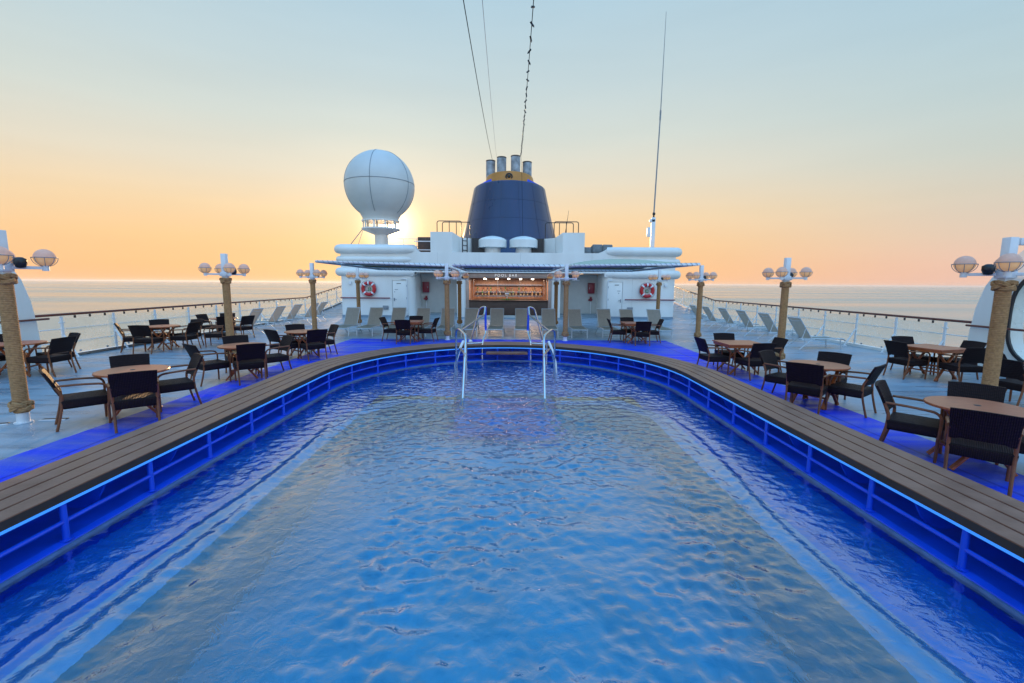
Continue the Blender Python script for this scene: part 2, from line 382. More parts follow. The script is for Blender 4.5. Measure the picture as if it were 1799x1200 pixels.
def deck_mat(name, col, dirt, seams=True, rough=.36, spec=.5):
    m = bpy.data.materials.new(name); m.use_nodes = True; nt = m.node_tree; b = nt.nodes['Principled BSDF']
    tc = nt.nodes.new('ShaderNodeTexCoord'); v = tc.outputs['Object']
    n1 = nt.nodes.new('ShaderNodeTexNoise'); n1.inputs['Scale'].default_value = .55; n1.inputs['Detail'].default_value = 7; nt.links.new(v, n1.inputs['Vector'])
    mp = nt.nodes.new('ShaderNodeMapping'); mp.inputs['Scale'].default_value = (.5, 3.2, 1); nt.links.new(v, mp.inputs[0])
    n2 = nt.nodes.new('ShaderNodeTexNoise'); n2.inputs['Scale'].default_value = 1.3; n2.inputs['Detail'].default_value = 6; nt.links.new(mp.outputs[0], n2.inputs['Vector'])
    f = math_node(nt, 'MULTIPLY', n1.outputs[0], n2.outputs[0])
    mr = nt.nodes.new('ShaderNodeMapRange'); nt.links.new(f, mr.inputs[0]); mr.inputs[1].default_value = .14; mr.inputs[2].default_value = .34
    c = mixc(nt, mr.outputs[0], dirt, col)
    if seams:   # weld seams of the steel deck
        sep = nt.nodes.new('ShaderNodeSeparateXYZ'); nt.links.new(v, sep.inputs[0])
        def seam(coord, period, off, w):
            a = math_node(nt, 'ABSOLUTE', math_node(nt, 'SUBTRACT', math_node(nt, 'FRACT', math_node(nt, 'DIVIDE', math_node(nt, 'ADD', coord, off), period)), .5))
            return math_node(nt, 'LESS_THAN', math_node(nt, 'MULTIPLY', a, period), w)
        sx = seam(sep.outputs[0], 10.84, 0.0, .022)
        sy = seam(sep.outputs[1], 6.6, 2.3, .02)
        sm = math_node(nt, 'MAXIMUM', sx, sy)
        c = mixc(nt, math_node(nt, 'MULTIPLY', sm, .55), c, tuple(x * .35 for x in col))
    nt.links.new(c, b.inputs['Base Color'])
    r = nt.nodes.new('ShaderNodeMapRange'); nt.links.new(n2.outputs[0], r.inputs[0]); r.inputs[1].default_value = .3; r.inputs[2].default_value = .7; r.inputs[3].default_value = rough - .18; r.inputs[4].default_value = rough + .16
    nt.links.new(r.outputs[0], b.inputs['Roughness'])
    n3 = nt.nodes.new('ShaderNodeTexNoise'); n3.inputs['Scale'].default_value = 45; n3.inputs['Detail'].default_value = 3; nt.links.new(v, n3.inputs['Vector'])
    bp = nt.nodes.new('ShaderNodeBump'); bp.inputs['Strength'].default_value = .45; bp.inputs['Distance'].default_value = .012
    h = math_node(nt, 'ADD', n3.outputs[0], math_node(nt, 'MULTIPLY', n2.outputs[0], 1.5))
    nt.links.new(h, bp.inputs['Height']); nt.links.new(bp.outputs[0], b.inputs['Normal'])
    b.inputs['Specular IOR Level'].default_value = spec
    return m
M['deck'] = deck_mat('grey_deck_paint', (.27, .355, .415), (.155, .215, .265))
M['deckblue'] = deck_mat('blue_deck_paint', (.007, .042, .70), (.055, .115, .47), rough=.46, spec=.10)

def water_mat():
    m = bpy.data.materials.new('pool_water'); m.use_nodes = True; nt = m.node_tree; nt.nodes.clear()
    out = nt.nodes.new('ShaderNodeOutputMaterial')
    g = nt.nodes.new('ShaderNodeBsdfRefraction'); g.inputs['IOR'].default_value = 1.33; g.inputs['Roughness'].default_value = 0.0
    g.inputs[0].default_value = (.93, .98, 1, 1)
    gl = nt.nodes.new('ShaderNodeBsdfGlossy'); gl.inputs['Roughness'].default_value = .015
    tc = nt.nodes.new('ShaderNodeTexCoord')
    n = nt.nodes.new('ShaderNodeTexNoise'); n.inputs['Scale'].default_value = 11; n.inputs['Detail'].default_value = 3; n.inputs['Distortion'].default_value = .8; nt.links.new(tc.outputs['Object'], n.inputs['Vector'])
    bp = nt.nodes.new('ShaderNodeBump'); bp.inputs['Strength'].default_value = .17; bp.inputs['Distance'].default_value = .05
    nt.links.new(n.outputs[0], bp.inputs['Height'])
    lw = nt.nodes.new('ShaderNodeLayerWeight'); lw.inputs['Blend'].default_value = .5; nt.links.new(bp.outputs[0], lw.inputs['Normal'])
    fac = math_node(nt, 'MULTIPLY_ADD', math_node(nt, 'POWER', lw.outputs['Facing'], 2.0), .92, .05, clamp=True)
    for x in (g, gl): nt.links.new(bp.outputs[0], x.inputs['Normal'])
    mx = nt.nodes.new('ShaderNodeMixShader'); nt.links.new(fac, mx.inputs[0]); nt.links.new(g.outputs[0], mx.inputs[1]); nt.links.new(gl.outputs[0], mx.inputs[2])
    nt.links.new(mx.outputs[0], out.inputs[0]); return m
M['water'] = water_mat()

def sea_mat():
    m = bpy.data.materials.new('sea_water'); m.use_nodes = True; nt = m.node_tree; b = nt.nodes['Principled BSDF']
    b.inputs['IOR'].default_value = 1.7
    tc = nt.nodes.new('ShaderNodeTexCoord')
    hs = None
    for sc, st, w in ((.010, (1, 1.5, 1), 1.0), (.05, (.6, 2, 1), .45), (.35, (.6, 1.8, 1), .14)):
        mp = nt.nodes.new('ShaderNodeMapping'); mp.inputs['Scale'].default_value = st; mp.inputs['Rotation'].default_value = (0, 0, .25); nt.links.new(tc.outputs['Object'], mp.inputs[0])
        n = nt.nodes.new('ShaderNodeTexNoise'); n.inputs['Scale'].default_value = sc; n.inputs['Detail'].default_value = 5; nt.links.new(mp.outputs[0], n.inputs['Vector'])
        h = math_node(nt, 'MULTIPLY', n.outputs[0], w); hs = h if hs is None else math_node(nt, 'ADD', hs, h)
    bp = nt.nodes.new('ShaderNodeBump'); bp.inputs['Strength'].default_value = .10; bp.inputs['Distance'].default_value = 5
    nt.links.new(hs, bp.inputs['Height']); nt.links.new(bp.outputs[0], b.inputs['Normal'])
    # wind slicks: smoother and rougher lanes
    mp = nt.nodes.new('ShaderNodeMapping'); mp.inputs['Scale'].default_value = (.0012, .006, 1); mp.inputs['Rotation'].default_value = (0, 0, .12); nt.links.new(tc.outputs['Object'], mp.inputs[0])
    n = nt.nodes.new('ShaderNodeTexNoise'); n.inputs['Scale'].default_value = 1; n.inputs['Detail'].default_value = 6; nt.links.new(mp.outputs[0], n.inputs['Vector'])
    mr = nt.nodes.new('ShaderNodeMapRange'); nt.links.new(n.outputs[0], mr.inputs[0]); mr.inputs[1].default_value = .35; mr.inputs[2].default_value = .65; mr.inputs[3].default_value = .14; mr.inputs[4].default_value = .30
    nt.links.new(mr.outputs[0], b.inputs['Roughness'])
    m2 = nt.nodes.new('ShaderNodeMapRange'); nt.links.new(n.outputs[0], m2.inputs[0]); m2.inputs[1].default_value = .35; m2.inputs[2].default_value = .65
    nt.links.new(mixc(nt, m2.outputs[0], (.15, .23, .22), (.22, .29, .25)), b.inputs['Base Color'])
    return m
M['sea'] = sea_mat()

hz = bpy.data.materials.new('haze'); hz.use_nodes = True; hz.node_tree.nodes.clear()
_o = hz.node_tree.nodes.new('ShaderNodeOutputMaterial'); _v = hz.node_tree.nodes.new('ShaderNodeVolumePrincipled')
_v.inputs['Color'].default_value = (1, .97, .92, 1); _v.inputs['Density'].default_value = 7e-5; _v.inputs['Anisotropy'].default_value = .35
hz.node_tree.links.new(_v.outputs[0], _o.inputs['Volume'])

# ------------------------------------------------------------------ pool outline
PX, PY, Y0, YN = 3.5, 3.95, 8.45, -2.0
def ring_pts(o, z, nA=40, nS=26):
    """closed outline of the pool grown outward by o"""
    rx, ry = PX + o, PY + o; p = []
    for i in range(nA + 1):
        a = PI * i / nA; p.append((rx * math.cos(a), Y0 + ry * math.sin(a), z))
    for i in range(1, nS): p.append((-rx, Y0 + (YN - Y0) * i / nS, z))
    for i in range(nA + 1):
        a = PI + PI * i / nA; p.append((rx * math.cos(a), YN + (ry * .5) * math.sin(a), z))
    for i in range(1, nS): p.append((rx, YN + (Y0 - YN) * i / nS, z))
    return p
def half_w(o, y):
    rx, ry = PX + o, PY + o
    if y > Y0: t = (y - Y0) / ry
    elif y < YN: t = (YN - y) / (ry * .5)
    else: return rx
    return rx * math.sqrt(max(0, 1 - t * t)) if t < 1 else 0
def along(o, z, step):
    """points spaced by step along the outline, with outward normals"""
    P = [Vector(p) for p in ring_pts(o, z, 160, 160)]; out = []; acc = 0
    for i in range(len(P)):
        a, b = P[i], P[(i + 1) % len(P)]; L = (b - a).length
        while acc <= L:
            p = a + (b - a) * (acc / L); t = (b - a).normalized(); out.append((p, Vector((t.y, -t.x, 0)))); acc += step
        acc -= L
    return out

# ------------------------------------------------------------------ setting: sea, hull, deck, pool
sea = MB(); sea.add([(-45000, -45000, -17), (45000, -45000, -17), (45000, 60000, -17), (-45000, 60000, -17)], [(0, 1, 2, 3)])
struct('sea', sea, M['sea'], 0)

def deck_z(y): return max(0.0, y - 27.4) * .115
def deck_rows(y0, y1, n):
    ys = set(np.linspace(y0, y1, n).tolist())
    for o in (.66,):
        for i in range(61):
            a = PI / 2 * i / 60
            ys.add(Y0 + (PY + o) * math.sin(a)); ys.add(YN - (PY + o) * .5 * math.sin(a))
    return sorted(y for y in ys if y0 - 1e-6 <= y <= y1 + 1e-6)
def deck_sheet(hw, y0, y1, n, z):
    mb = MB(); ys = deck_rows(y0, y1, n)
    for side in (-1, 1):
        A = [(side * hw, y, z + deck_z(y)) for y in ys]; B = [(side * half_w(.66, y), y, z + deck_z(y)) for y in ys]
        mb.strip(A, B, closed=False)
    return mb
struct('deck', deck_sheet(12.6, -8, 48, 60, 0), M['deck'], 0)
struct('painted_deck', deck_sheet(6.0, -5, 17.1, 30, .004), M['deckblue'], 0)
hull = MB()
for sd in (-1, 1): hull.box((sd * 12.62, 20, -8.6), (.1, 56, 17))
struct('ship_hull', hull, M['white'], 0)

basin = MB()
rings = [(.60, .41), (.60, .035), (.06, .035), (.0, .02), (-.02, -.02), (-.04, -.30)]
for (o1, z1), (o2, z2) in zip(rings, rings[1:]): basin.strip(ring_pts(o1, z1), ring_pts(o2, z2))
# shallow shelf between outer wall and the deep basin
def deep_outline(z, g=0):
    pts = [(2.42 + g, -2.2), (2.42 + g, 7.2), (1.9 + g, 8.0 + g), (.95, 8.0 + g), (.95, 8.6 + g), (-.95, 8.6 + g), (-.95, 8.0 + g), (-1.9 - g, 8.0 + g), (-2.42 - g, 7.2), (-2.42 - g, -2.2)]
    return [(x, y, z) for x, y in pts]
def resample(pts, n):
    P = [Vector(p) for p in pts]; L = [(P[(i + 1) % len(P)] - P[i]).length for i in range(len(P))]; T = sum(L); out = []
    for k in range(n):
        d = T * k / n; i = 0
        while d > L[i] and i < len(L) - 1: d -= L[i]; i += 1
        out.append(P[i] + (P[(i + 1) % len(P)] - P[i]) * (d / L[i]))
    return out
struct('pool_gutter', basin, M['bluepaint'], 30)
cp = MB(); L = [ring_pts(-.022, .004), ring_pts(-.020, .022), ring_pts(-.042, .022), ring_pts(-.044, .0), ring_pts(-.044, -.06)]
for p, q in zip(L, L[1:]): cp.strip(p, q)
struct('pool_coping', cp, M['cope'], 30)
shelf = MB(); ys = np.linspace(-3.9, 12.36, 140)
for i in range(len(ys) - 1):
    for a, b in ((-3.5, -2.5), (2.5, 3.5)):
        shelf.add([(a, ys[i], -.24), (b, ys[i], -.24), (b, ys[i + 1], -.24), (a, ys[i + 1], -.24)], [(0, 1, 2, 3)])
shelf.add([(-2.5, 8.7, -.24), (2.5, 8.7, -.24), (2.5, 12.4, -.24), (-2.5, 12.4, -.24)], [(0, 1, 2, 3)])
shelf.add([(-2.5, -3.9, -.24), (2.5, -3.9, -.24), (2.5, -2.3, -.24), (-2.5, -2.3, -.24)], [(0, 1, 2, 3)])
struct('pool_shelf', shelf, M['bluepool'], 0)
rim = MB()
A, B_, D_, E_ = deep_outline(-.24, .36), deep_outline(-.11, .30), deep_outline(-.10, 0), deep_outline(-1.55, 0)
ldg = MB(); ldg.strip(A, B_); ldg.strip(B_, D_); struct('pool_ledge', ldg, M['poolledge'], 20)
rim.strip(D_, E_)
struct('pool_wall', rim, M['poolwall'], 20)
fl = MB(); fl.add([(-2.45, -2.25, -1.55), (2.45, -2.25, -1.55), (2.45, 8.7, -1.55), (-2.45, 8.7, -1.55)], [(0, 1, 2, 3)])
struct('pool_floor', fl, M['poolfloor'], 0)
stp = MB()
for k in range(4): stp.box((0, 8.5 - .28 * k, -.42 - .3 * k), (1.88, .3, .3), bev=.015)
struct('pool_steps', stp, M['bluepool'], 30)

def make_water():
    ny, nx = 1000, 420
    rng = np.random.default_rng(5)
    Y = np.linspace(-3.9, 12.38, ny); u = np.linspace(-1, 1, nx)
    W = np.array([half_w(-.012, y) for y in Y])
    X = u[None, :] * W[:, None]; YY = np.repeat(Y[:, None], nx, 1); Z = np.zeros_like(X)
    patch = .68 + .40 * np.sin(X * 1.9 + 1.3 * np.sin(YY * .9)) * np.sin(YY * 1.25 + 1.1 * np.sin(X * 1.2 + 2))
    for k in range(90):
        fine = k >= 36
        lam = (.095 * (.27 / .095) ** rng.random()) if fine else (.30 * (.95 / .30) ** rng.random())
        th = rng.normal(1.30, .95 if fine else .6); ph = rng.random() * 6.28
        kx, ky = math.cos(th) * 6.283 / lam, math.sin(th) * 6.283 / lam
        a = (.0062 if fine else .0010) * lam
        s = np.sin(kx * (X + .07 * np.sin(YY * 2.3 + k)) + ky * (YY + .06 * np.sin(X * 2.7 + k * 2)) + ph)
        Z += a * (2 * np.abs(s * .5 + .5) ** 1.9 - 1) * (patch if fine else 1)
    side = np.clip((np.abs(X) - 2.1) / .5, 0, 1); side = side * side * (3 - 2 * side) * np.where(X > 0, 1.2, 1.05)
    far = np.clip((YY - 3) / 5, 0, 1)
    Z *= (1 - .72 * side * (1 - .55 * far)) * (1.25 - .40 * far)
    Z *= 1 + .9 * np.exp(-((X - .25) / .8) ** 2 - ((YY - 8.0) / 1.8) ** 2)
    # quiet patch along the near left wall
    q = np.exp(-((X + 1.6) / .65) ** 4) * np.clip((7.0 - YY) / 3, 0, 1); Z *= 1 - .88 * q
    Z += .022 * np.exp(-((X + 2.46 + .05 * np.sin(YY * 1.4)) / .10) ** 2) * np.clip((8.2 - YY) / 1.5, 0, 1) - .012 * np.exp(-((X + 2.22) / .10) ** 2) * np.clip((8.2 - YY) / 1.5, 0, 1)
    # standing ripples thrown off the submerged rim
    for sx in (-1, 1):
        dd = X * sx - 2.62 - .10 * np.sin(YY * 1.1 + sx)
        Z += .010 * np.exp(-(dd / .16) ** 2) * np.cos(dd * 26) * np.clip((8 - YY) / 2, 0, 1)
    V = np.stack([X, YY, Z], -1).reshape(-1, 3)
    idx = np.arange(ny * nx).reshape(ny, nx)
    F = np.stack([idx[:-1, :-1], idx[:-1, 1:], idx[1:, 1:], idx[1:, :-1]], -1).reshape(-1, 4)
    me = bpy.data.meshes.new('pool_water'); me.vertices.add(len(V)); me.vertices.foreach_set('co', V.ravel())
    me.loops.add(F.size); me.loops.foreach_set('vertex_index', F.ravel().astype(np.int32))
    me.polygons.add(len(F)); me.polygons.foreach_set('loop_start', np.arange(0, F.size, 4, dtype=np.int32)); me.polygons.foreach_set('loop_total', np.full(len(F), 4, dtype=np.int32))
    me.update(calc_edges=True); me.validate()
    me.polygons.foreach_set('use_smooth', [True] * len(me.polygons)); me.materials.append(M['water'])
    o = bpy.data.objects.new('pool_water', me); C.objects.link(o); o['kind'] = 'structure'
make_water()

# ------------------------------------------------------------------ bench round the pool
bench = thing('pool_bench', 'long grey-brown slatted bench wrapping round the pool with a glowing blue strip', 'bench', (0, 0, 0))
for k in range(4):
    a, b = .18 * k, .18 * k + .158
    mb = MB(); P = [ring_pts(a, .412), ring_pts(a, .446), ring_pts(a + .004, .45), ring_pts(b - .004, .45), ring_pts(b, .446), ring_pts(b, .412)]
    for p, q in zip(P, P[1:] + P[:1]): mb.strip(p, q)
    obj('slat', mb, M['slat'], bench, 30)
mb = MB(); P = [ring_pts(-.004, .375), ring_pts(-.004, .442), ring_pts(.03, .442 - .034), ring_pts(.03, .375)]
for p, q in zip(P, P[1:] + P[:1]): mb.strip(p, q)
obj('fascia', mb, M['fascia'], bench, 30)
mb = MB(); P = [ring_pts(-.002, .350), ring_pts(-.002, .374), ring_pts(.02, .374), ring_pts(.02, .350)]
for p, q in zip(P, P[1:] + P[:1]): mb.strip(p, q)
obj('light_strip', mb, M['led'], bench, 30)
mb = MB(); mb.tube(ring_pts(.035, .19), .019, 8, closed=True); obj('rail', mb, M['bluepaint'], bench)
mb = MB(); P = [ring_pts(.66, .0), ring_pts(.66, .41), ring_pts(.68, .41), ring_pts(.68, .0)]
for p, q in zip(P, P[1:] + P[:1]): mb.strip(p, q)
obj('back_panel', mb, M['bluepaint'], bench, 30)
pm = None
for i, (p, n) in enumerate(along(.035, .03, .885)):
    if p.y < .2: continue
    if pm is None:
        mb = MB(); mb.tube([(0, 0, 0), (0, 0, .34)], .026, 10); mb.tube([(0, 0, 0), (0, 0, .012)], .045, 10); pm = obj('post', mb, M['bluepaint'], bench); o = pm
        mb = MB(); mb.prism([(.0, .37), (.50, .37), (.50, .30)] + [(.30 + .24 * math.cos(t), .26 + .20 * math.sin(t)) for t in np.linspace(-.1, -PI + .3, 10)] + [(.02, .30)], -.012, .012, 'y')
        bk = obj('bracket', mb, M['bluepaint'], bench); k = bk
    else:
        o = pm.copy(); C.objects.link(o); k = bk.copy(); C.objects.link(k)
    o.location = p; k.location = (p.x + n.y * .42, p.y - n.x * .42, .03); k.rotation_euler = (0, 0, math.atan2(n.y, n.x))

st = tag(obj('pool_step', MB().box((0, 0, 0), (1.13, .26, .06), bev=.012), M['slat'], None, 40, (-.02, 12.26, .24)), 'dark wooden step board hanging below the bench between the steel handrails', 'step')

def pool_rail(s, label):
    t = thing('pool_handrail', label, 'handrail', (0.0 if s < 0 else -.06, 0, 0), 0, 'steel handrails at the pool steps')
    def T(name, pts, r=.024, rr=.16, m='steel'):
        mb = MB(); mb.tube(round_path([(-s * x, y, z) for x, y, z in pts], rr), r, 10); return obj(name, mb, M[m], t)
    T('front_loop', [(-.80, 7.95, -.5), (-.84, 9.3, 1.07), (-1.05, 9.8, 1.16), (-1.16, 10.2, 1.05), (-1.18, 10.45, -.24)])
    T('sloping_rail', [(-1.0, 9.75, 1.12), (-.66, 12.55, 1.27), (-.645, 12.8, 1.50), (-.82, 12.95, 1.43), (-1.09, 13.0, .452)], rr=.10)
    T('inner_post', [(-.645, 12.8, 1.49), (-.63, 12.8, .76), (-.70, 12.38, .52), (-.71, 12.38, -.2)], rr=.10)
    T('cross_bar', [(-.70, 12.38, .50), (-1.16, 12.2, .50)], r=.02)
    T('lower_brace', [(-.83, 8.9, .74), (-1.0, 9.6, .76), (-1.1, 9.75, .51), (-1.18, 9.9, -.2)], rr=.12)
    T('post', [(-.87, 9.62, 1.06), (-.89, 9.8, -.3)]); T('post', [(-1.13, 12.1, .55), (-1.13, 12.1, -.2)], r=.02)
    mb = MB(); mb.tube([(s * .646, 12.8, 1.47), (s * .632, 12.8, .80)], .031, 10); obj('sleeve', mb, M['bluepaint'], t)
    mb = MB(); mb.lathe([(.06, 0), (.06, .02), (.04, .05), (.03, .06)], (s * 1.09, 13.0, .452), 14); obj('flange', mb, M['white2'], t)
    mb = MB(); mb.tube(smooth_path([(s * 1.10, 11.2, .70), (s * 1.17, 11.0, .52), (s * 1.24, 10.8, .22), (s * 1.25, 10.75, -.02)]), .034, 8); obj('white_sleeve', mb, M['white2'], t)
    return t
pool_rail(-1, 'polished steel handrail on the left of the pool steps, with blue and white sleeves')
pool_rail(1, 'polished steel handrail on the right of the pool steps, with a blue sleeve')

# ------------------------------------------------------------------ armchairs and tables
def chair_proto(wick):
    t = thing('wicker_armchair', 'x', 'armchair', (0, 0, 0), 0, 'dark wicker armchairs on the pool deck')
    mb = MB()
    def side(z0, w0, d0, z1, w1, d1):
        r = .03
    mb.box((0, .0, .375), (.55, .53, .135), bev=.022, seg=3)
    for i, v in enumerate(mb.v):
        x, y, z = v
        k = 1 - .05 * max(0, (.375 - z) / .07)
        mb.v[i] = (x * k, y * k, z - (.012 * (1 - (x / .28) ** 2) * (1 - (y / .27) ** 2) if z > .43 else 0))
    mb2 = MB(); mb2.slab(lambda u, v: ((u - .5) * .50, (v - .5) * .48, .4435 - .010 * (1 - (2 * u - 1) ** 2)), lambda u, v: ((u - .5) * .50, (v - .5) * .48, .42), 8, 8)
    mb.add(mb2.v, mb2.f)
    obj('seat', mb, wick, t, 50)
    def bk(u, v, th):
        x = (u - .5) * (.505 + .035 * v); y = -.235 - .115 * v - .03 * v * v - .028 * (1 - (2 * u - 1) ** 2) - th
        z = .505 + .355 * v + .010 * math.cos((2 * u - 1) * PI / 2) * (v > .99) - .018 * (abs(2 * u - 1) < .8) * (v < .01) * -1
        return (x, y, z)
    mb = MB(); mb.slab(lambda u, v: bk(u, v, 0), lambda u, v: bk(u, v, .034), 12, 8); obj('backrest', mb, wick, t, 60)
    for s in (-1, 1):
        mb = MB(); mb.tube(smooth_path([(s * .245, -.335, 0), (s * .247, -.285, .20), (s * .25, -.252, .38), (s * .25, -.252, .52), (s * .25, -.30, .64)], 4), [.017] * 8 + [.019] * 9, 8); obj('leg', mb, M['legbrown'], t)
        mb = MB(); mb.tube([(s * .25, .235, 0), (s * .256, .24, .33)], [.016, .020], 8); obj('leg', mb, M['legbrown'], t)
        mb = MB(); mb.tube(round_path([(s * .272, .245, .30), (s * .285, .255, .625), (s * .285, -.02, .652), (s * .262, -.285, .655)], .11, 6), .0165, 8); obj('armrest', mb, M['legbrown'], t)
    return t

def round_table_proto():
    t = thing('round_table', 'x', 'table', (0, 0, 0), 0, 'round teak tables')
    mb = MB(); mb.lathe([(.44, .705), (.468, .708), (.475, .716), (.475, .730), (.468, .738), (.04, .74), (.001, .74)], n=64); obj('tabletop', mb, M['teaktop'], t, 30)
    mb = MB(); mb.lathe([(.474, .7085), (.4775, .714), (.4775, .730), (.474, .735)], n=64, caps=False); obj('edge_band', mb, M['teak'], t, 30)
    mb = MB(); mb.lathe([(.036, .7405), (.030, .745), (.001, .745)], n=20); obj('hole_plug', mb, M['black'], t)
    table_base(t, .30, .24)
    return t
def table_base(t, a, b):
    for sy in (-1, 1):
        y = sy * b
        for sx in (-1, 1):
            mb = MB(); yy = y + sx * .018
            mb.bar((sx * a, yy + sy * .02, 0.012), (-sx * a * .75, yy - sy * .02, .675), .055, .032); obj('leg', mb, M['teak'], t)
        mb = MB(); mb.bar((-a * .9, y, .69), (a * .9, y, .69), .05, .04); obj('cross_rail', mb, M['teak'], t)
    for sx in (-1, 1):
        mb = MB(); mb.bar((sx * a * .66, -b - .03, .19), (sx * a * .66, b + .03, .19), .05, .026); obj('stretcher', mb, M['teak'], t)
    mb = MB(); mb.bar((0, -b - .05, .30), (0, b + .05, .30), .035, .035); obj('stretcher', mb, M['teak'], t)
def square_table_proto(m_top):
    t = thing('square_table', 'x', 'table', (0, 0, 0), 0, 'square teak tables')
    mb = MB()
    for k in range(9): mb.box((0, -.41 + .1025 * k, .728), (.90 - .08, .099, .024), bev=.003, seg=1)
    for s in (-1, 1):
        mb.box((s * .44, 0, .727), (.062, .92, .03), bev=.004, seg=1)
    obj('tabletop', mb, m_top, t)
    mb = MB()
    for s in (-1, 1):
        mb.box((s * .435, 0, .682), (.028, .86, .06), bev=.003, seg=1); mb.box((0, s * .425, .682), (.84, .028, .06), bev=.003, seg=1)
    obj('apron', mb, M['teak'], t)
    table_base(t, .36, .30)
    return t

chair0 = chair_proto(M['wicker']); used = [False]
def place_chair(B, face, label):
    d = Vector((math.cos(face), math.sin(face), 0))
    o = chair0 if not used[0] else dup(chair0); used[0] = True
    o.location = Vector((B[0] + random.uniform(-.02, .02), B[1] + random.uniform(-.02, .02), .004 if abs(B[0]) < 5.7 and B[1] < 16.6 else 0)) + d * .375; o.rotation_euler = (0, 0, face - PI / 2 + random.uniform(-.09, .09)); o['label'] = label
    return o
rt0 = round_table_proto(); st0 = square_table_proto(M['teaktop']); first = {'r': True, 's': True}
def place_table(kind, x, y, rz, label):
    p = rt0 if kind == 'r' else st0
    o = p if first[kind] else dup(p); first[kind] = False
    o.location = (x, y, .004 if abs(x) < 6 and y < 17.1 else 0); o.rotation_euler = (0, 0, rz); o['label'] = label
    return o

TABLES = [
 # kind, x, y, turn, table label, phrase for the chairs, [(back x, back y, facing deg or None, words)]
 ('r', -5.91, 7.03, 35, 'round teak table left of the pool, nearest the rope-wrapped post foot', 'at first table left of pool',
  [(-5.26, 6.28, 130, 'back to the bench slats'), (-6.54, 6.32, 48, 'back lit yellow by the sun'), (-5.42, 7.82, 232, 'facing the near rope post'), (-6.55, 7.72, -45, 'on its far railing side')]),
 ('r', -5.89, 9.93, 20, 'round teak table left of the pool, second of three along the bench', 'at second table left of pool',
  [(-5.27, 9.24, 132, 'back to the bench slats'), (-6.50, 9.14, 53, 'turned from the railing to the pool'), (-5.2, 10.62, 225, 'facing the left railing'), (-6.46, 10.60, -45, 'on its far railing side')]),
 ('r', -5.92, 12.88, 50, 'round teak table left of the pool, third along the bench, nearest the bar', 'at third table left of pool',
  [(-5.14, 12.15, 136, 'back to the bench slats'), (-6.40, 12.05, 60, 'turned from the railing to the pool'), (-5.25, 13.52, 223, 'facing the left railing'), (-6.47, 13.60, -50, 'on its far railing side')]),
 ('r', -10.95, 14.15, 10, 'round teak table by the left glass railing, beyond the first lamp post', 'at round table by left railing',
  [(-10.72, 13.0, 100, 'back to the viewer'), (-11.80, 13.5, 40, 'seen edge-on from its side'), (-11.72, 14.98, -45, 'backed against the glass'), (-9.86, 14.05, 175, 'turned to the railing'), (-10.5, 15.15, 250, 'hidden behind another chair'), (-9.35, 14.95, 195, 'pulled away, its back rimmed orange')]),
 ('r', -11.05, 17.35, 40, 'round teak table by the left railing, half hidden behind the second lamp post', 'at table behind second left post',
  [(-12.0, 17.5, 0, 'turned from the railing'), (-11.45, 18.25, -65, 'backed to the glass'), (-10.5, 16.55, 122, 'half hidden by the post'), (-9.85, 16.95, 160, 'beside a lounger')]),
 ('r', -11.05, 10.06, 15, 'round teak table at the left frame edge behind the near rope post', 'at table behind the near left post',
  [(-10.05, 10.08, 180, 'turned to the windbreak'), (-10.60, 10.95, 240, 'mostly behind another chair'), (-12.0, 10.5, -25, 'cut by the picture edge'), (-11.6, 9.2, 55, 'at the very picture edge')]),
 ('r', 5.67, 5.22, -20, 'round reddish teak table right of the pool, nearest the viewer, dark umbrella hole', 'at nearest table right of pool',
  [(5.06, 4.50, 48, 'nearest the viewer'), (5.10, 5.92, -50, 'side-on beside the bench'), (6.28, 5.85, 226, 'on the far side'), (6.34, 4.55, 132, 'cut by the right picture edge')]),
 ('r', 5.63, 7.98, 30, 'round teak table right of the pool, second along the bench', 'at second table right of pool',
  [(4.95, 7.34, 43, 'its back to the bench'), (5.10, 8.72, -55, 'side-on beside the bench'), (6.12, 7.22, 122, 'turned to the pool'), (6.33, 8.58, 222, 'on the far railing side')]),
 ('s', 5.72, 10.98, 0, 'square reddish teak table right of the pool beside the curve of the bench', 'at square table right of pool',
  [(4.70, 10.85, 2, 'back to the bench curve'), (5.78, 11.95, -92, 'on the bar side'), (5.72, 9.93, 92, 'back to the viewer'), (6.66, 10.88, 178, 'turned to the pool')]),
 ('s', 10.0, 10.45, 15, 'square reddish teak table beside the right glass railing, turned cornerwise', 'at square table by right railing',
  [(9.10, 10.50, 3, 'back to the pool'), (10.15, 11.45, -93, 'farthest from the viewer'), (11.02, 10.55, 182, 'backed to the glass railing'), (10.02, 9.42, 90, 'nearest the right rope post')]),
 ('s', -3.67, 16.50, 0, 'square orange-brown teak table beyond the pool, left of the handrails', 'at square table left of handrails',
  [(-4.66, 16.60, -3, 'backed to the left railing'), (-3.64, 15.55, 92, 'back to the viewer'), (-3.62, 17.42, -90, 'facing the viewer'), (-2.66, 16.5, 176, 'backed to the rope post')]),
 ('s', 4.66, 16.50, 0, 'square orange-brown teak table beyond the pool, right of the handrails', 'at square table right of handrails',
  [(3.70, 16.62, -4, 'backed to the rope post'), (4.62, 17.42, -88, 'facing the viewer'), (4.70, 15.5, 91, 'back to the viewer'), (5.63, 16.55, 178, 'turned to the rope post')]),
]
for kind, x, y, tz, tl, phrase, chs in TABLES:
    place_table(kind, x, y, R(tz), tl)
    for bx, by, a, w in chs: place_chair((bx, by), R(a), 'dark wicker armchair ' + phrase + ', ' + w)
place_chair((8.95, 7.95), R(12), 'brown wicker armchair beside the near right rope post, facing the windbreak')
place_chair((9.78, 8.75), R(-40), 'dark wicker armchair behind the brown one beside the near right rope post')

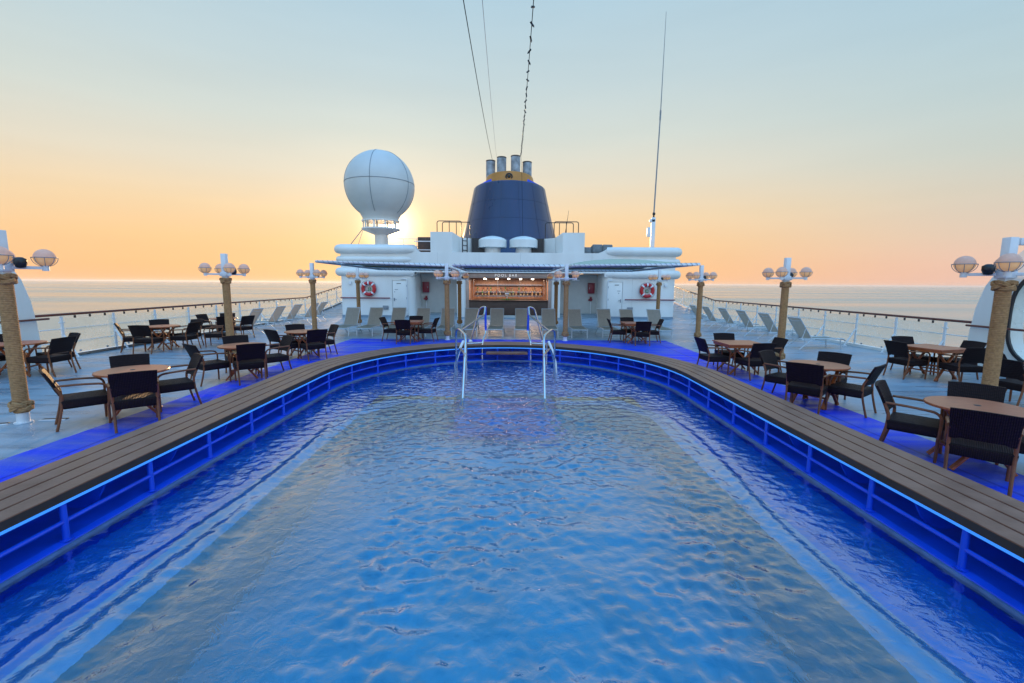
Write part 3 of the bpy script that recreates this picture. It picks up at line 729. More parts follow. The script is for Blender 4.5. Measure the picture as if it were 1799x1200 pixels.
# ------------------------------------------------------------------ sun loungers
def lounger_proto():
    t = thing('sun_lounger', 'x', 'sun lounger', (0, 0, 0), 0, 'grey sling sun loungers')
    mb = MB()
    for s in (-1, 1): mb.tube(smooth_path([(s * .30, 1.0, .325), (s * .30, .88, .36), (s * .30, .3, .365), (s * .30, -.35, .36), (s * .30, -.62, .345)], 4), .017, 8)
    mb.tube([(-.30, 1.0, .325), (.30, 1.0, .325)], .015, 8); mb.tube([(-.30, -.62, .345), (.30, -.62, .345)], .015, 8)
    mb.tube([(-.30, -.05, .33), (.30, -.05, .33)], .014, 8)
    mb.tube(smooth_path([(-.3, .80, .35), (0, .81, .31), (.3, .80, .35)], 5), .012, 6)
    obj('frame', mb, M['alu'], t)
    mb = MB(); fn = lambda u, v, d: ((u - .5) * .575, -.22 + 1.21 * v, .368 - .018 * math.sin(PI * u) - .04 * max(0, v - .9) / .1 * .8 - d)
    mb.slab(lambda u, v: fn(u, v, 0), lambda u, v: fn(u, v, .005), 6, 14); obj('seat_sling', mb, M['sling'], t, 60)
    b = MB(); a0 = Vector((0, -.22, .365)); d = Vector((0, -.50, .69)).normalized()
    for s in (-1, 1):
        b.tube([(s * .28, a0.y, a0.z), (s * .28, a0.y + d.y * .86, a0.z + d.z * .86)], .016, 8)
        b.tube([(s * .27, a0.y + d.y * .42, a0.z + d.z * .42), (s * .285, -.60, .35)], .010, 6)
    e = a0 + d * .86; b.tube([(-.28, e.y, e.z), (.28, e.y, e.z)], .016, 8)
    q = a0 + d * .76; b.tube(smooth_path([(-.28, q.y - .004, q.z), (0, q.y - .035, q.z - .03), (.28, q.y - .004, q.z)], 5), .012, 6)
    br = obj('backrest', b, M['alu'], t)
    nrm = Vector((0, d.z, -d.y))
    mb = MB(); fb = lambda u, v, k: ((u - .5) * .555, a0.y + d.y * .855 * v + nrm.y * (k - .012 * math.sin(PI * u)), a0.z + d.z * .855 * v + nrm.z * (k - .012 * math.sin(PI * u)))
    mb.slab(lambda u, v: fb(u, v, .008), lambda u, v: fb(u, v, .003), 6, 10); obj('back_sling', mb, M['sling'], br, 60)
    for s in (-1, 1):
        mb = MB(); mb.tube(smooth_path([(s * .30, .70, .36), (s * .305, .84, .31), (s * .31, .90, 0)], 4), .017, 8); obj('leg', mb, M['alu'], t)
        mb = MB(); mb.tube(smooth_path([(s * .30, -.10, .36), (s * .305, -.35, .26), (s * .31, -.68, 0)], 4), .017, 8); obj('leg', mb, M['alu'], t)
    return t
lg0 = lounger_proto(); lused = [False]
def place_lounger(x, y, rz, label, group, z=0):
    o = lg0 if not lused[0] else dup(lg0); lused[0] = True
    o.location = (x, y, z); o.rotation_euler = (0, 0, rz); o['label'] = label; o['group'] = group; return o
ords = ['first', 'second', 'third', 'fourth', 'fifth', 'sixth', 'seventh', 'eighth', 'ninth', 'tenth', 'eleventh', 'twelfth', 'last']
for i, x in enumerate((-6.72, -5.74, -4.74, -3.67, -2.62, -1.61, -.54, .54, 1.66, 2.80, 4.05, 5.03, 6.2)):
    place_lounger(x, 18.72, PI + random.uniform(-.03, .03), 'grey sling lounger facing the pool, %s from left in the row before the bar' % ords[i], 'loungers in a row before the bar')
for i, (hx, hy) in enumerate(((9.67, 15.34), (9.76, 17.38), (9.78, 19.18), (9.80, 20.92), (9.61, 22.3), (9.5, 23.6))):
    place_lounger(hx + .72, hy, -PI / 2 + R(8), 'grey sling lounger facing the right railing, %s counted from the viewer' % ords[i], 'loungers along the right railing')
for i, (hx, hy) in enumerate(((-10.1, 18.25), (-10.06, 20.0), (-10.13, 21.75), (-9.85, 23.0), (-10.07, 24.6))):
    place_lounger(hx - .72, hy, PI / 2 - R(10), 'sling lounger facing the left railing, back glowing amber, %s from the viewer' % ords[i], 'loungers along the left railing')

# ------------------------------------------------------------------ rope-wrapped lamp posts
def turks_head(mb, z, rad=.105, b=.048, a=.020, r=.020, L=3, Bt=4):
    for off in (-.013, .013):
        P = []
        N = 150
        for i in range(N):
            th = 2 * PI * L * i / N
            P.append(((rad + a * math.sin(2 * Bt * th / L)) * math.cos(th), (rad + a * math.sin(2 * Bt * th / L)) * math.sin(th), z + off + b * math.cos(Bt * th / L)))
        mb.tube(P, r, 7, closed=True)
def lamp_post_proto():
    t = thing('lamp_post', 'x', 'lamp post', (0, 0, 0), 0, 'rope-wrapped lamp posts')
    mb = MB(); mb.tube([(0, 0, 0), (0, 0, .22)], .075, 16); mb.tube([(0, 0, 0), (0, 0, .012)], .11, 16); obj('foot', mb, M['white2'], t)
    prof = []; z = .16; pitch = .0265
    while z < 2.12:
        prof += [(.085, z), (.0925, z + pitch * .28), (.0925, z + pitch * .72)]; z += pitch
    mb = MB(); mb.lathe(prof, n=20); obj('rope_wrap', mb, M['rope'], t, 80)
    for zz in (.26, 2.165):
        mb = MB(); turks_head(mb, zz); obj('rope_knot', mb, M['rope'], t, 80)
    mb = MB(); mb.box((0, 0, 2.52), (.125, .125, .68), bev=.008); mb.box((0, 0, 2.33), (.17, .17, .12), bev=.008); obj('head', mb, M['white2'], t)
    for k in range(4):
        a = PI / 4 + k * PI / 2; d = Vector((math.cos(a), math.sin(a), 0))
        e = d * .44
        mb = MB(); mb.bar(d * .06 + Vector((0, 0, 2.33)), d * .42 + Vector((0, 0, 2.33)), .045, .045); mb.tube([(e.x, e.y, 2.285), (e.x, e.y, 2.365)], .042, 12)
        arm = obj('lamp_arm', mb, M['white2'], t)
        c = (e.x, e.y, 2.485)
        mb = MB(); mb.sphere(c, .127, 24, 10, -.02, .999); obj('globe', mb, M['globe'], arm, 80)
        mb = MB(); mb.sphere(c, .127, 24, 10, -.97, -.02); obj('globe_bowl', mb, M['amber'], arm, 80)
        mb = MB(); mb.tube([(c[0] + .146 * math.cos(q), c[1] + .146 * math.sin(q), c[2]) for q in np.linspace(0, 2 * PI, 28, endpoint=False)], .006, 6, closed=True)
        for q in np.linspace(0, 2 * PI, 8, endpoint=False):
            mb.tube([(c[0] + .146 * math.cos(w) * math.cos(q), c[1] + .146 * math.cos(w) * math.sin(q), c[2] - .135 * math.sin(w)) for w in np.linspace(0, 1.35, 7)], .0045, 5)
        obj('wire_guard', mb, M['grey'], arm)
    return t
lp0 = lamp_post_proto()
LAMPS = [(-7.3, 6.62, 'rope-wrapped lamp post at the left picture edge, nearest on the left side'),
 (7.36, 6.68, 'pale rope-wrapped lamp post at the right picture edge before the windbreak'),
 (-7.4, 11.9, 'rope-wrapped lamp post on the left, between the round tables and the railing tables'),
 (7.35, 12.0, 'rope-wrapped lamp post on the right, between the square table and the loungers'),
 (-7.55, 17.4, 'rope-wrapped lamp post holding the left end of the left awning'),
 (7.2, 17.05, 'rope-wrapped lamp post holding the right end of the right awning'),
 (-2.33, 16.95, 'tan lamp post beyond the pool, left of the handrails, between two awnings'),
 (2.13, 16.9, 'tan lamp post beyond the pool, right of the handrails, between two awnings'),
 (-7.35, 21.9, 'lamp post before the deckhouse wall, beside the left life ring'),
 (7.3, 22.2, 'lamp post before the deckhouse wall, beside the right life ring'),
 (-2.45, 22.0, 'brown post under the awnings, left of the bar'),
 (2.25, 22.0, 'brown post under the awnings, right of the bar')]
for i, (x, y, l) in enumerate(LAMPS):
    o = lp0 if i == 0 else dup(lp0); o.location = (x, y, 0); o['label'] = l
    if i == 0 or i == 1:
        s = -1 if i == 0 else 1
        mb = MB(); mb.lathe([(.001, -.10), (.05, -.09), (.075, -.03), (.075, .03), (.03, .06), (.001, .06)], n=18)
        obj('speaker', mb, M['black'], o, 60, (-s * .16, .10, 2.42))
    if i == 1:
        mb = MB(); mb.box((.42, 0, 2.80), (.62, .09, .10), bev=.006); obj('bracket_beam', mb, M['white2'], o)
        mb = MB(); mb.lathe([(.03, 0), (.03, .05), (.13, .07), (.16, .10), (.15, .13), (.06, .16), (.03, .2), (.001, .21)], (.52, 0, 2.85), 24); obj('beacon', mb, M['white2'], o)

for x, y, rz, l in ((-6.98, 6.78, .12, 'dark slot in the deck, pool side of the near left post foot'), (-7.62, 6.50, .35, 'dark slot in the deck, railing side of the near left post foot')):
    mb = MB(); mb.box((0, 0, .006), (.34, .07, .012), bev=.003, seg=1); sl_ = thing('deck_slot', l, 'deck slot', (x, y, 0), rz, 'slots beside the near left post'); obj('cover', mb, M['black'], sl_)
    mb = MB(); mb.box((0, -.05, .005), (.36, .03, .010)); obj('lip', mb, M['white2'], sl_)

# ------------------------------------------------------------------ awnings
def awning(quad, label, dome):
    t = thing('awning', label, 'awning', (0, 0, 0), 0, 'laced canvas awnings before the bar')
    A, B, D, E = [Vector(q) for q in quad]     # front left, front right, back right, back left
    mb = MB(); mb.tube([A, B, D, E], .05, 10, closed=True); obj('frame', mb, M['white2'], t)
    mb = MB()
    for f in (.33, .66): mb.tube([A.lerp(E, f), B.lerp(D, f)], .022, 8)
    obj('batten', mb, M['alu'], t)
    def fn(u, v, d):
        p = A.lerp(B, u).lerp(E.lerp(D, u), v); return (p.x, p.y, p.z + .03 + dome * math.sin(PI * v) * math.sin(PI * u) ** .5 - d)
    mb = MB(); mb.slab(lambda u, v: fn(.012 + .976 * u, .012 + .976 * v, 0), lambda u, v: fn(.012 + .976 * u, .012 + .976 * v, .006), 16, 12); obj('canvas', mb, M['canvas'], t, 60)
    for P, Q in ((A, B), (E, D)):
        mb = MB()
        L = (Q - P).length; n = int(L / .19); d = (Q - P).normalized(); N = n * 8; pts = []
        for i in range(N + 1):
            a = 2 * PI * i / 8; c = P + d * (L * i / N); pts.append((c.x, c.y + .056 * math.cos(a), c.z + .056 * math.sin(a)))
        mb.tube(pts, .007, 5); obj('lacing', mb, M['grey'], t)
    return t
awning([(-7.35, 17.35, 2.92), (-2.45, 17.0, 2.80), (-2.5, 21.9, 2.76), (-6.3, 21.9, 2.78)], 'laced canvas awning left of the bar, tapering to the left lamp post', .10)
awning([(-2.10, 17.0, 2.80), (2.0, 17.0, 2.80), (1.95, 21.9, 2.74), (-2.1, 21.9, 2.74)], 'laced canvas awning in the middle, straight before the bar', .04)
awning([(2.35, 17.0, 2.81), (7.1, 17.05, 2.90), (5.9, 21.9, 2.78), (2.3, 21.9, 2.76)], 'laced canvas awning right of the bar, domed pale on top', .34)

# ------------------------------------------------------------------ railings and windbreaks
def rail_z(y): return deck_z(y)
def railing(s, label):
    t = thing('railing', label, 'railing', (0, 0, 0))
    X = s * 12.4
    ys = [11.6, 27.4, 34.5]
    mb = MB(); mb.tube([(X, y, 1.2 + rail_z(y)) for y in ys], .036, 10); obj('handrail', mb, M['rail'], t)
    for h in (.42, .80):
        mb = MB(); mb.tube([(X + s * .03, y, h + rail_z(y)) for y in ys], .014, 8); obj('mid_rail', mb, M['white2'], t)
    mb = MB(); mb.strip([(X - .06, y, rail_z(y) + .09) for y in ys], [(X + .12, y, rail_z(y) + .09) for y in ys], False)
    mb.strip([(X - .06, y, rail_z(y) - .02) for y in ys], [(X - .06, y, rail_z(y) + .09) for y in ys], False); obj('coaming', mb, M['white'], t, 0)
    post = panel = clamp = None
    Y = 12.45 if s < 0 else 12.7; step = 1.645
    y = Y
    while y < 34:
        if post is None:
            mb = MB(); mb.box((0, 0, .58), (.035, .075, 1.14), bev=.005, seg=1); mb.box((0, 0, .98), (.05, .15, .03), bev=.004, seg=1); mb.box((0, 0, .22), (.05, .15, .03), bev=.004, seg=1)
            mb.bar((-s * .02, 0, .62), (-s * .36, 0, .02), .05, .03); mb.box((-s * .36, 0, .012), (.14, .08, .02))
            post = obj('post', mb, M['white2'], t)
            mb = MB(); mb.add([(0, .07, .11), (0, step - .07, .11), (0, step - .07, 1.09), (0, .07, 1.09)], [(0, 1, 2, 3)]); panel = obj('glass_panel', mb, M['panel'], t)
            for k in (.22, .5, .80):
                mb = MB(); mb.box((-s * .004, step * k, 1.125), (.03, .05, .075), bev=.004, seg=1); obj('clamp', mb, M['black'], panel)
            for k in (.25, .78):
                mb = MB(); mb.box((-s * .012, step * k, .14), (.03, .05, .05), bev=.004, seg=1); obj('clamp', mb, M['grey'], panel)
            p, g = post, panel
        else: p, g = dup(post, t), dup(panel, t)
        p.location = (X, y, rail_z(y)); g.location = (X - s * .03, y, rail_z(y))
        sl = math.atan2(rail_z(y + step) - rail_z(y), step); g.rotation_euler = (sl, 0, 0)
        y += step
    return t
railing(-1, 'dark-topped glass railing along the left deck edge, glowing with sunset')
railing(1, 'red-brown-topped glass railing along the right deck edge')

def windbreak(s, label):
    t = thing('windbreak', label, 'windbreak', (0, 0, 0))
    dy = -.36 if s < 0 else -.15
    prof = [(3.0, 0), (11.95, 0), (11.90, 1.0), (11.82, 1.6), (11.66, 2.15), (11.35, 2.65), (10.9, 3.01), (10.2, 3.28), (9.0, 3.42), (3.0, 3.42)]
    prof = [(y + (dy if y > 8 else 0), z) for y, z in prof]
    cy, cz = 9.28, 1.42; N = 64
    def outer(a):
        d = (math.cos(a), math.sin(a)); best = 1e9
        for (y1, z1), (y2, z2) in zip(prof, prof[1:] + prof[:1]):
            ex, ez = y2 - y1, z2 - z1; den = d[0] * ez - d[1] * ex
            if abs(den) < 1e-9: continue
            tt = ((y1 - cy) * ez - (z1 - cz) * ex) / den; q = ((y1 - cy) * d[1] - (z1 - cz) * d[0]) / den
            if tt > 0 and -1e-6 <= q <= 1 + 1e-6: best = min(best, tt)
        return (cy + d[0] * best, cz + d[1] * best)
    angs = sorted(set(np.linspace(0, 2 * PI, N, endpoint=False).tolist() + [math.atan2(z - cz, y - cy) % (2 * PI) for y, z in prof]))
    O = [outer(a) for a in angs]
    def inner(a, g=0):   # rounded window
        k = 3.2; c, sn = abs(math.cos(a)), abs(math.sin(a)); r = ((c / (1.55 + g)) ** k + (sn / (1.16 + g)) ** k) ** (-1 / k)
        return (cy + r * math.cos(a), cz + r * math.sin(a))
    I = [inner(a) for a in angs]
    x0, x1 = s * 12.12, s * 12.46
    P = lambda L, x: [(x, y, z) for y, z in L]
    mb = MB(); L = [P(O, x0), P(I, x0), P(I, x1), P(O, x1)]
    for p, q in zip(L, L[1:] + L[:1]): mb.strip(p, q)
    obj('wall', mb, M['white'], t, 30)
    mb = MB(); I1, I2 = [inner(a, .045) for a in angs], [inner(a, -.02) for a in angs]; xf = x0 - s * .03
    L = [P(I1, x0 - s * .003), P(I1, xf), P(I2, xf), P(I2, x0 + s * .02)]
    for p, q in zip(L, L[1:]): mb.strip(p, q)
    fr = obj('window_frame', mb, M['black'], t, 30)
    mb = MB(); mb.add([(x0 + s * .015, y, z) for y, z in I], [tuple(range(len(I)))]); obj('pane', mb, M['panel'], fr, 0)
    mb = MB(); mb.tube([(x0 - s * .10, 11.75, 1.14), (x0 - s * .10, 3.2, 1.14)], .028, 8); obj('handrail', mb, M['rail'], t)
    return t
windbreak(-1, 'white curved windbreak wall with a rounded window at the left deck edge')
windbreak(1, 'white curved windbreak wall with a rounded window at the right deck edge')

# ------------------------------------------------------------------ deckhouse
dh = thing('deckhouse', 'long white deckhouse behind the loungers with rounded ribs and two doors', 'building', (0, 0, 0))
W = MB()
Yf = 27.5
W.prism([(-10.25, Yf), (-6.35, Yf)] + [(-6.35 + .5 * math.sin(a), Yf + .5 - .5 * math.cos(a)) for a in np.linspace(.2, PI / 2, 7)] + [(-5.78, 29.3), (-5.78, 40), (-10.25, 40)], 0, 2.55)
W.prism([(9.95, 40), (5.6, 40), (5.6, 29.3)] + [(6.15 - .5 * math.sin(a), Yf + .5 - .5 * math.cos(a)) for a in np.linspace(PI / 2, .2, 7)] + [(6.15, Yf), (9.95, Yf)], 0, 2.55)
step = lambda x0, x1, z0, z1: [(x0 + (x1 - x0) * math.sin(a), z1 + (z0 - z1) * math.cos(a)) for a in np.linspace(0, PI / 2, 6)]
top = [(-10.25, 2.55), (-5.9, 2.55), (-5.88, 2.77), (5.68, 2.77), (5.7, 2.55), (9.95, 2.55), (9.95, 4.33), (6.4, 4.33), (5.95, 4.30), (5.65, 4.12), (5.3, 3.97), (-5.42, 3.97), (-5.60, 4.06), (-5.75, 4.30), (-5.85, 4.41), (-10.25, 4.41)]
W.prism(top, Yf, 28.0, 'y')
W.box((-7.95, 34.0, 2.99), (4.3, 11.9, .86)); W.box((7.75, 34.0, 2.99), (4.26, 11.9, .86))
W.box((-10.0, 34.0, 3.48), (.5, 12, 1.86)); W.box((9.7, 34.0, 3.44), (.5, 12, 1.78))
W.box((-3.02, 28.6, 1.38), (.54, 1.6, 2.76)); W.box((2.80, 28.6, 1.38), (.54, 1.6, 2.76))
obj('wall', W, M['white'], dh, 35)
mb = MB(); mb.box((-.15, 34, 3.60), (19.4, 11.98, .3)); obj('roof', mb, M['skirt'], dh, 0)
mb = MB(); mb.box((-.1, 28.75, 2.82), (11.5, 1.49, .08)); obj('ceiling', mb, M['greybeige'], dh, 0)
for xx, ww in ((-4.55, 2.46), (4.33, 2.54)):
    mb = MB(); mb.box((xx, 29.40, 1.38), (ww, .2, 2.76)); obj('recess_wall', mb, M['greybeige'], dh, 0)
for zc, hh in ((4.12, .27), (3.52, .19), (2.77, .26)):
    for s in (-1, 1):
        xi, xo = (-5.9, -10.42) if s < 0 else (5.85, 10.12)
        dz = 0 if s < 0 else -.05
        pts = round_path([(xi, Yf + .22, zc + dz), (xi - (-s) * -.0 + s * .6, Yf + .02, zc + dz), (xo, Yf + .02, zc + dz), (xo, 39, zc + dz)], .30, 8)
        mb = MB(); mb.tube(pts, hh, 20)
        obj('moulding', mb, M['white'], dh, 60)
for s, x0, x1 in ((-1, -7.14, -6.28), (1, 5.92, 6.78)):
    xc = (x0 + x1) / 2
    mb = MB(); mb.box((xc, Yf - .018, 1.2), (x1 - x0, .05, 2.06), bev=.012); d = obj('door', mb, M['white'], dh)
    for hz_ in (.45, 1.2, 1.95):
        mb = MB(); hh_ = x1 - .02 if s < 0 else x0 + .02; mb.tube([(hh_, Yf - .05, hz_ - .06), (hh_, Yf - .05, hz_ + .06)], .018, 6); obj('hinge', mb, M['grey'], d)
    mb = MB(); mb.tube([(x0 - .03, Yf - .012, .15), (x0 - .03, Yf - .012, 2.27), (x1 + .03, Yf - .012, 2.27), (x1 + .03, Yf - .012, .15)], .016, 6); obj('door_frame', mb, M['weld'], d)
    hx = x0 + .08 if s < 0 else x1 - .08
    mb = MB(); mb.box((hx, Yf - .055, 1.12), (.045, .03, .20)); mb.tube([(hx, Yf - .10, 1.15), (hx + (.16 if s < 0 else -.16), Yf - .10, 1.13)], .014, 8); mb.tube([(hx, Yf - .05, 1.15), (hx, Yf - .10, 1.15)], .014, 8); obj('handle', mb, M['grey'], d)
    mb = MB(); mb.box((xc + (-.05 if s < 0 else .1), Yf - .047, 2.08), (.26, .012, .035)); obj('name_plate', mb, M['mark'], d)
    mb = MB(); mb.box((x0 + .22 if s < 0 else x1 - .2, Yf - .047, 1.72), (.2, .01, .03)); mb.box((x0 + .12 if s < 0 else x1 - .2, Yf - .047, 1.58), (.05, .01, .05)); obj('sign', mb, M['grey'], d)
    px = x1 + .02 if s < 0 else x0 - .02
    mb = MB(); mb.tube(round_path([(px - (.35 if s < 0 else -.25), Yf - .06, 2.36), (px, Yf - .07, 2.36), (px, Yf - .07, .30), (px - .14, Yf - .07, .08)], .12), .028, 8); obj('pipe', mb, M['white2'], dh)
    a, b = ((-10.3, -7.3) if s < 0 else (6.95, 10.0))
    mb = MB(); mb.tube([(a, Yf - .11, 1.2), (b, Yf - .11, 1.2)], .035, 8)
    hr = obj('handrail', mb, M['darkred'], dh)
    mb = MB()
    for q in (.08, .5, .92): mb.tube([(a + (b - a) * q, Yf - .11, 1.18), (a + (b - a) * q, Yf + .01, 1.12)], .015, 6)
    obj('bracket', mb, M['white2'], hr)
    mb = MB(); xm0, xm1 = ((-10.26, -6.2) if s < 0 else (6.0, 9.96)); mb.box(((xm0 + xm1) / 2, Yf - .03, .08), (xm1 - xm0, .06, .16)); obj('skirting', mb, M['skirt'], dh)
for x in (-9.2, -4.4, -1.9, .6, 4.9, 7.4):
    mb = MB(); mb.tube([(x, Yf - .002, 2.95 if abs(x) < 5.6 else .2), (x, Yf - .002, 3.95 if abs(x) < 5.6 else 2.45)], .006, 5); obj('weld_seam', mb, M['weld'], dh)
mb = MB(); mb.tube(round_path([(-5.2, Yf - .03, 2.80), (-5.2, Yf - .03, 3.1), (5.1, Yf - .03, 3.1), (5.1, Yf - .03, 2.80)], .1), .018, 6); obj('conduit', mb, M['white2'], dh)
for x in (-4.5, 4.2):
    mb = MB(); mb.box((x, 29.24, 2.36), (.5, .10, .09), bev=.02); obj('bulkhead_lamp', mb, M['white2'], dh)
for x in (-7.6, 7.3):
    mb = MB(); mb.box((x, Yf - .04, .62), (.34, .06, .24), bev=.01); obj('vent_grille', mb, M['grey'], dh)
for x in (-9.7, 9.4):
    mb = MB(); mb.box((x, Yf - .05, 2.1), (.16, .10, .22), bev=.015); obj('junction_box', mb, M['white2'], dh)
# casings either side of the funnel
def casing(s):
    f = 1 if s < 0 else -1
    x = (lambda v: v) if s < 0 else (lambda v: -v - .38)
    hi = [(x(-4.82), 27.53), (x(-3.50), 27.53), (x(-3.14), 28.2), (x(-3.14), 30.6), (x(-4.82), 30.6)]
    lo = [(x(-3.13), 28.2), (x(-2.46), 28.95), (x(-2.46), 30.6), (x(-3.13), 30.6)]
    mb = MB()
    zt = 5.17
    n = len(hi); vs = [(a, b, 3.968) for a, b in hi] + [(a, b, zt if k not in (2, 3) else 4.95) for k, (a, b) in enumerate(hi)]
    mb.add(vs, [tuple(range(n)), tuple(range(n, 2 * n))] + [(i, (i + 1) % n, n + (i + 1) % n, n + i) for i in range(n)])
    mb.prism(lo, 3.9, 4.93)
    c = obj('casing', mb, M['white'], dh, 25)
    mb = MB(); mb.box((x(-2.05), 29.6, 4.4), (.78, 1.6, 1.06)); obj('dark_box', mb, M['black'], dh)  # black box in the gap beside the casing
    mb = MB()
    for k, (dy, x1, x2) in enumerate(((0, -4.55, -3.05), (.5, -4.3, -2.55))):
        yy = 28.4 + dy
        mb.tube(round_path([(x(x1), yy, 5.0), (x(x1), yy, 5.92), (x(x2), yy, 5.92), (x(x2), yy, 4.7)], .14), .026, 8); mb.tube([(x((x1 + x2) / 2), yy, 5.0), (x((x1 + x2) / 2), yy, 5.92)], .024, 8)
    obj('guard_rail', mb, M['black'], c)
    if s < 0:
        mb = MB(); p, q = Vector((-2.98, 28.33, 0)), Vector((-2.72, 28.62, 0))
        for w in (p, q): mb.tube([w + Vector((0, 0, 3.98)), w + Vector((0, 0, 4.96))], .03, 8)
        for zz in (4.16, 4.45, 4.74): mb.tube([p + Vector((0, 0, zz)), q + Vector((0, 0, zz))], .022, 6)
        obj('ladder', mb, M['black'], c)
    else:
        mb = MB(); mb.tube([(2.88, 28.3, 4.95), (2.88, 28.3, 4.1), (3.0, 28.2, 4.05)], .028, 8); obj('conduit', mb, M['grey'], c)
        mb = MB(); mb.tube([(3.35, 28.4, 5.1), (3.55, 28.4, 6.6)], [.022, .008], 6); obj('whip', mb, M['black'], c)
casing(-1); casing(1)

# roof things
def ventilator(x, l):
    t = thing('roof_ventilator', l, 'ventilator', (x, 28.75, 3.87), 0, 'white mushroom ventilators')
    mb = MB(); mb.lathe([(.50, 0), (.50, .5)], n=28); obj('neck', mb, M['white'], t)
    mb = MB(); mb.lathe([(.50, .46), (.86, .46), (.88, .48), (.88, .93), (.85, .97), (.70, 1.06), (.45, 1.14), (.2, 1.19), (.001, 1.2)], n=36); obj('cap', mb, M['white'], t, 30)
ventilator(-1.14, 'left of two white mushroom ventilators before the funnel')
ventilator(.80, 'right of two white mushroom ventilators before the funnel')
lh = thing('louvred_housing', 'dark brown louvred box on the deckhouse roof beside the left casing', 'vent box', (-5.45, 29.4, 3.75))
mb = MB(); mb.box((0, 0, .62), (.85, .9, 1.25), bev=.01); obj('body', mb, M['brown'], lh)
mb = MB()
for z in (.45, .98): mb.box((-.1, -.47, z), (1.15, .03, .06))
obj('trim', mb, M['white2'], lh)
rr = thing('roof_railing', 'thin pale railing on the left of the deckhouse roof below the radome', 'railing', (0, 29.5, 3.75))
mb = MB(); mb.tube([(-8.0, 0, 1.18), (-6.0, 0, 1.18)], .022, 6); mb.tube([(-7.9, .3, .72), (-6.0, .3, .72)], .016, 6); obj('rail', mb, M['white2'], rr)
for x in (-7.9, -6.9, -6.05):
    mb = MB(); mb.tube([(x, 0, 0), (x, 0, 1.18)], .018, 6); obj('post', mb, M['white2'], rr)
for k, (x, w) in enumerate(((4.75, .42), (5.35, .52), (5.98, .5))):
    mb = MB(); mb.box((0, 0, .28), (w * 1.25, .8, .62), bev=.12, seg=4)
    for i, (a, b, c) in enumerate(mb.v): mb.v[i] = (a, b, c + .04 * math.sin(a * 9 + b * 5) + .03 * math.sin(b * 11))
    tag(obj('covered_bundle', mb, M['cover'], None, 60, (x, 28.6, 3.80 if k == 0 else 3.95)), ['low grey covered bundle on the roof touching the right casing', 'grey covered bundle in the middle of three on the right roof', 'grey covered bundle on the right roof nearest the whip antenna'][k], 'bundle', 'grey covered bundles on the roof')

# radome
rd = thing('radome', 'huge white ball radome on a flared platform over the setting sun', 'radome', (-8.46, 30, 3.75))
prof = [(1.12, 2.42), (1.14, 2.52)]
for i in range(29):
    a = -1.02 + (PI / 2 + 1.02) * i / 28; prof.append((max(2.17 * math.cos(a), .001), 4.55 + 2.17 * math.sin(a)))
prof = [(1.13, 2.36), (1.13, 2.46), (1.16, 2.55)] + prof[3:]
mb = MB(); mb.lathe(prof, n=56); ball = obj('ball', mb, mat('radome_shell', (.62, .60, .56), .45, var=.05, vscale=.8), rd, 80)
mb = MB()
for q in (4.72, 5.9, .3, 1.5, 2.7, 3.6):
    mb.tube([((2.172 * math.cos(a) + .004) * math.cos(q), (2.172 * math.cos(a) + .004) * math.sin(q), 4.55 + 2.172 * math.sin(a)) for a in np.linspace(-.95, 1.5, 30)], .018, 5)
mb.tube([(2.174 * math.cos(a), 2.174 * math.sin(a), 4.66) for a in np.linspace(0, 2 * PI, 60, endpoint=False)], .018, 5, closed=True)
obj('seam', mb, M['grey'], ball)
mb = MB(); mb.lathe([(.42, 0), (.42, 1.45), (1.15, 1.74), (1.22, 1.78), (1.22, 1.86), (1.10, 1.88), (.001, 1.88)], n=36); obj('pedestal', mb, M['white'], rd, 30)
mb = MB(); mb.lathe([(1.18, 2.27), (1.20, 2.30), (1.20, 2.37), (.001, 2.37)], n=36); obj('collar', mb, M['white'], rd, 30)
for q in np.linspace(0.2, 2 * PI + .2, 10, endpoint=False):
    mb = MB(); mb.box((1.10 * math.cos(q), 1.10 * math.sin(q), 2.08), (.06, .10, .42), rz=q); obj('strut', mb, M['white'], rd)
mb = MB(); mb.tube([(-1.15, -.2, 1.8), (-2.1, -.6, .45)], .025, 6); mb.tube([(-.95, -.7, 1.7), (-1.25, -1.1, .5)], .014, 6); obj('stay', mb, M['grey'], rd)

# funnel
fn = thing('funnel', 'tall navy blue ship funnel with an orange top band', 'funnel', (-.15, 36, 0))
mb = MB(); prof = []
for i in range(25):
    t_ = i / 24; prof.append((4.42 - 1.67 * t_ ** .72, 3.6 + 5.58 * t_))
prof += [(2.70, 9.24), (2.2, 9.27), (.001, 9.29)]
mb.lathe(prof, n=64, sy=1.35); obj('casing', mb, M['navy'], fn, 30)
fz = lambda z: 4.42 - 1.67 * max(0, (z - 3.6) / 5.58) ** .72
for z in (5.2, 6.6, 7.9):
    mb = MB(); mb.tube([((fz(z) + .004) * math.cos(a), (fz(z) + .004) * 1.35 * math.sin(a), z) for a in np.linspace(0, 2 * PI, 72, endpoint=False)], .008, 5, closed=True); obj('plate_seam', mb, M['navyseam'], fn)
for a in (-2.6, -2.15, -1.75, -1.35, -.95, -.5):
    mb = MB(); mb.tube([((fz(z) + .004) * math.cos(a), (fz(z) + .004) * 1.35 * math.sin(a), z) for z in np.linspace(3.9, 9.15, 16)], .007, 5); obj('plate_seam', mb, M['navyseam'], fn)
mb = MB(); mb.lathe([(2.0, 9.20), (1.80, 10.06), (1.75, 10.10), (.001, 10.12)], n=48, sy=1.5); bd = obj('top_band', mb, M['orange'], fn, 30)
mb = MB(); mb.tube([(-.02 + .22 * math.cos(a), -2.86 - .10 * math.sin(a) * .3, 9.66 + .19 * math.sin(a)) for a in np.linspace(0, 2 * PI, 24, endpoint=False)], .05, 6, closed=True); mb.sphere((-.02, -2.84, 9.66), .12, 14, 8); obj('emblem', mb, M['mark'], bd)
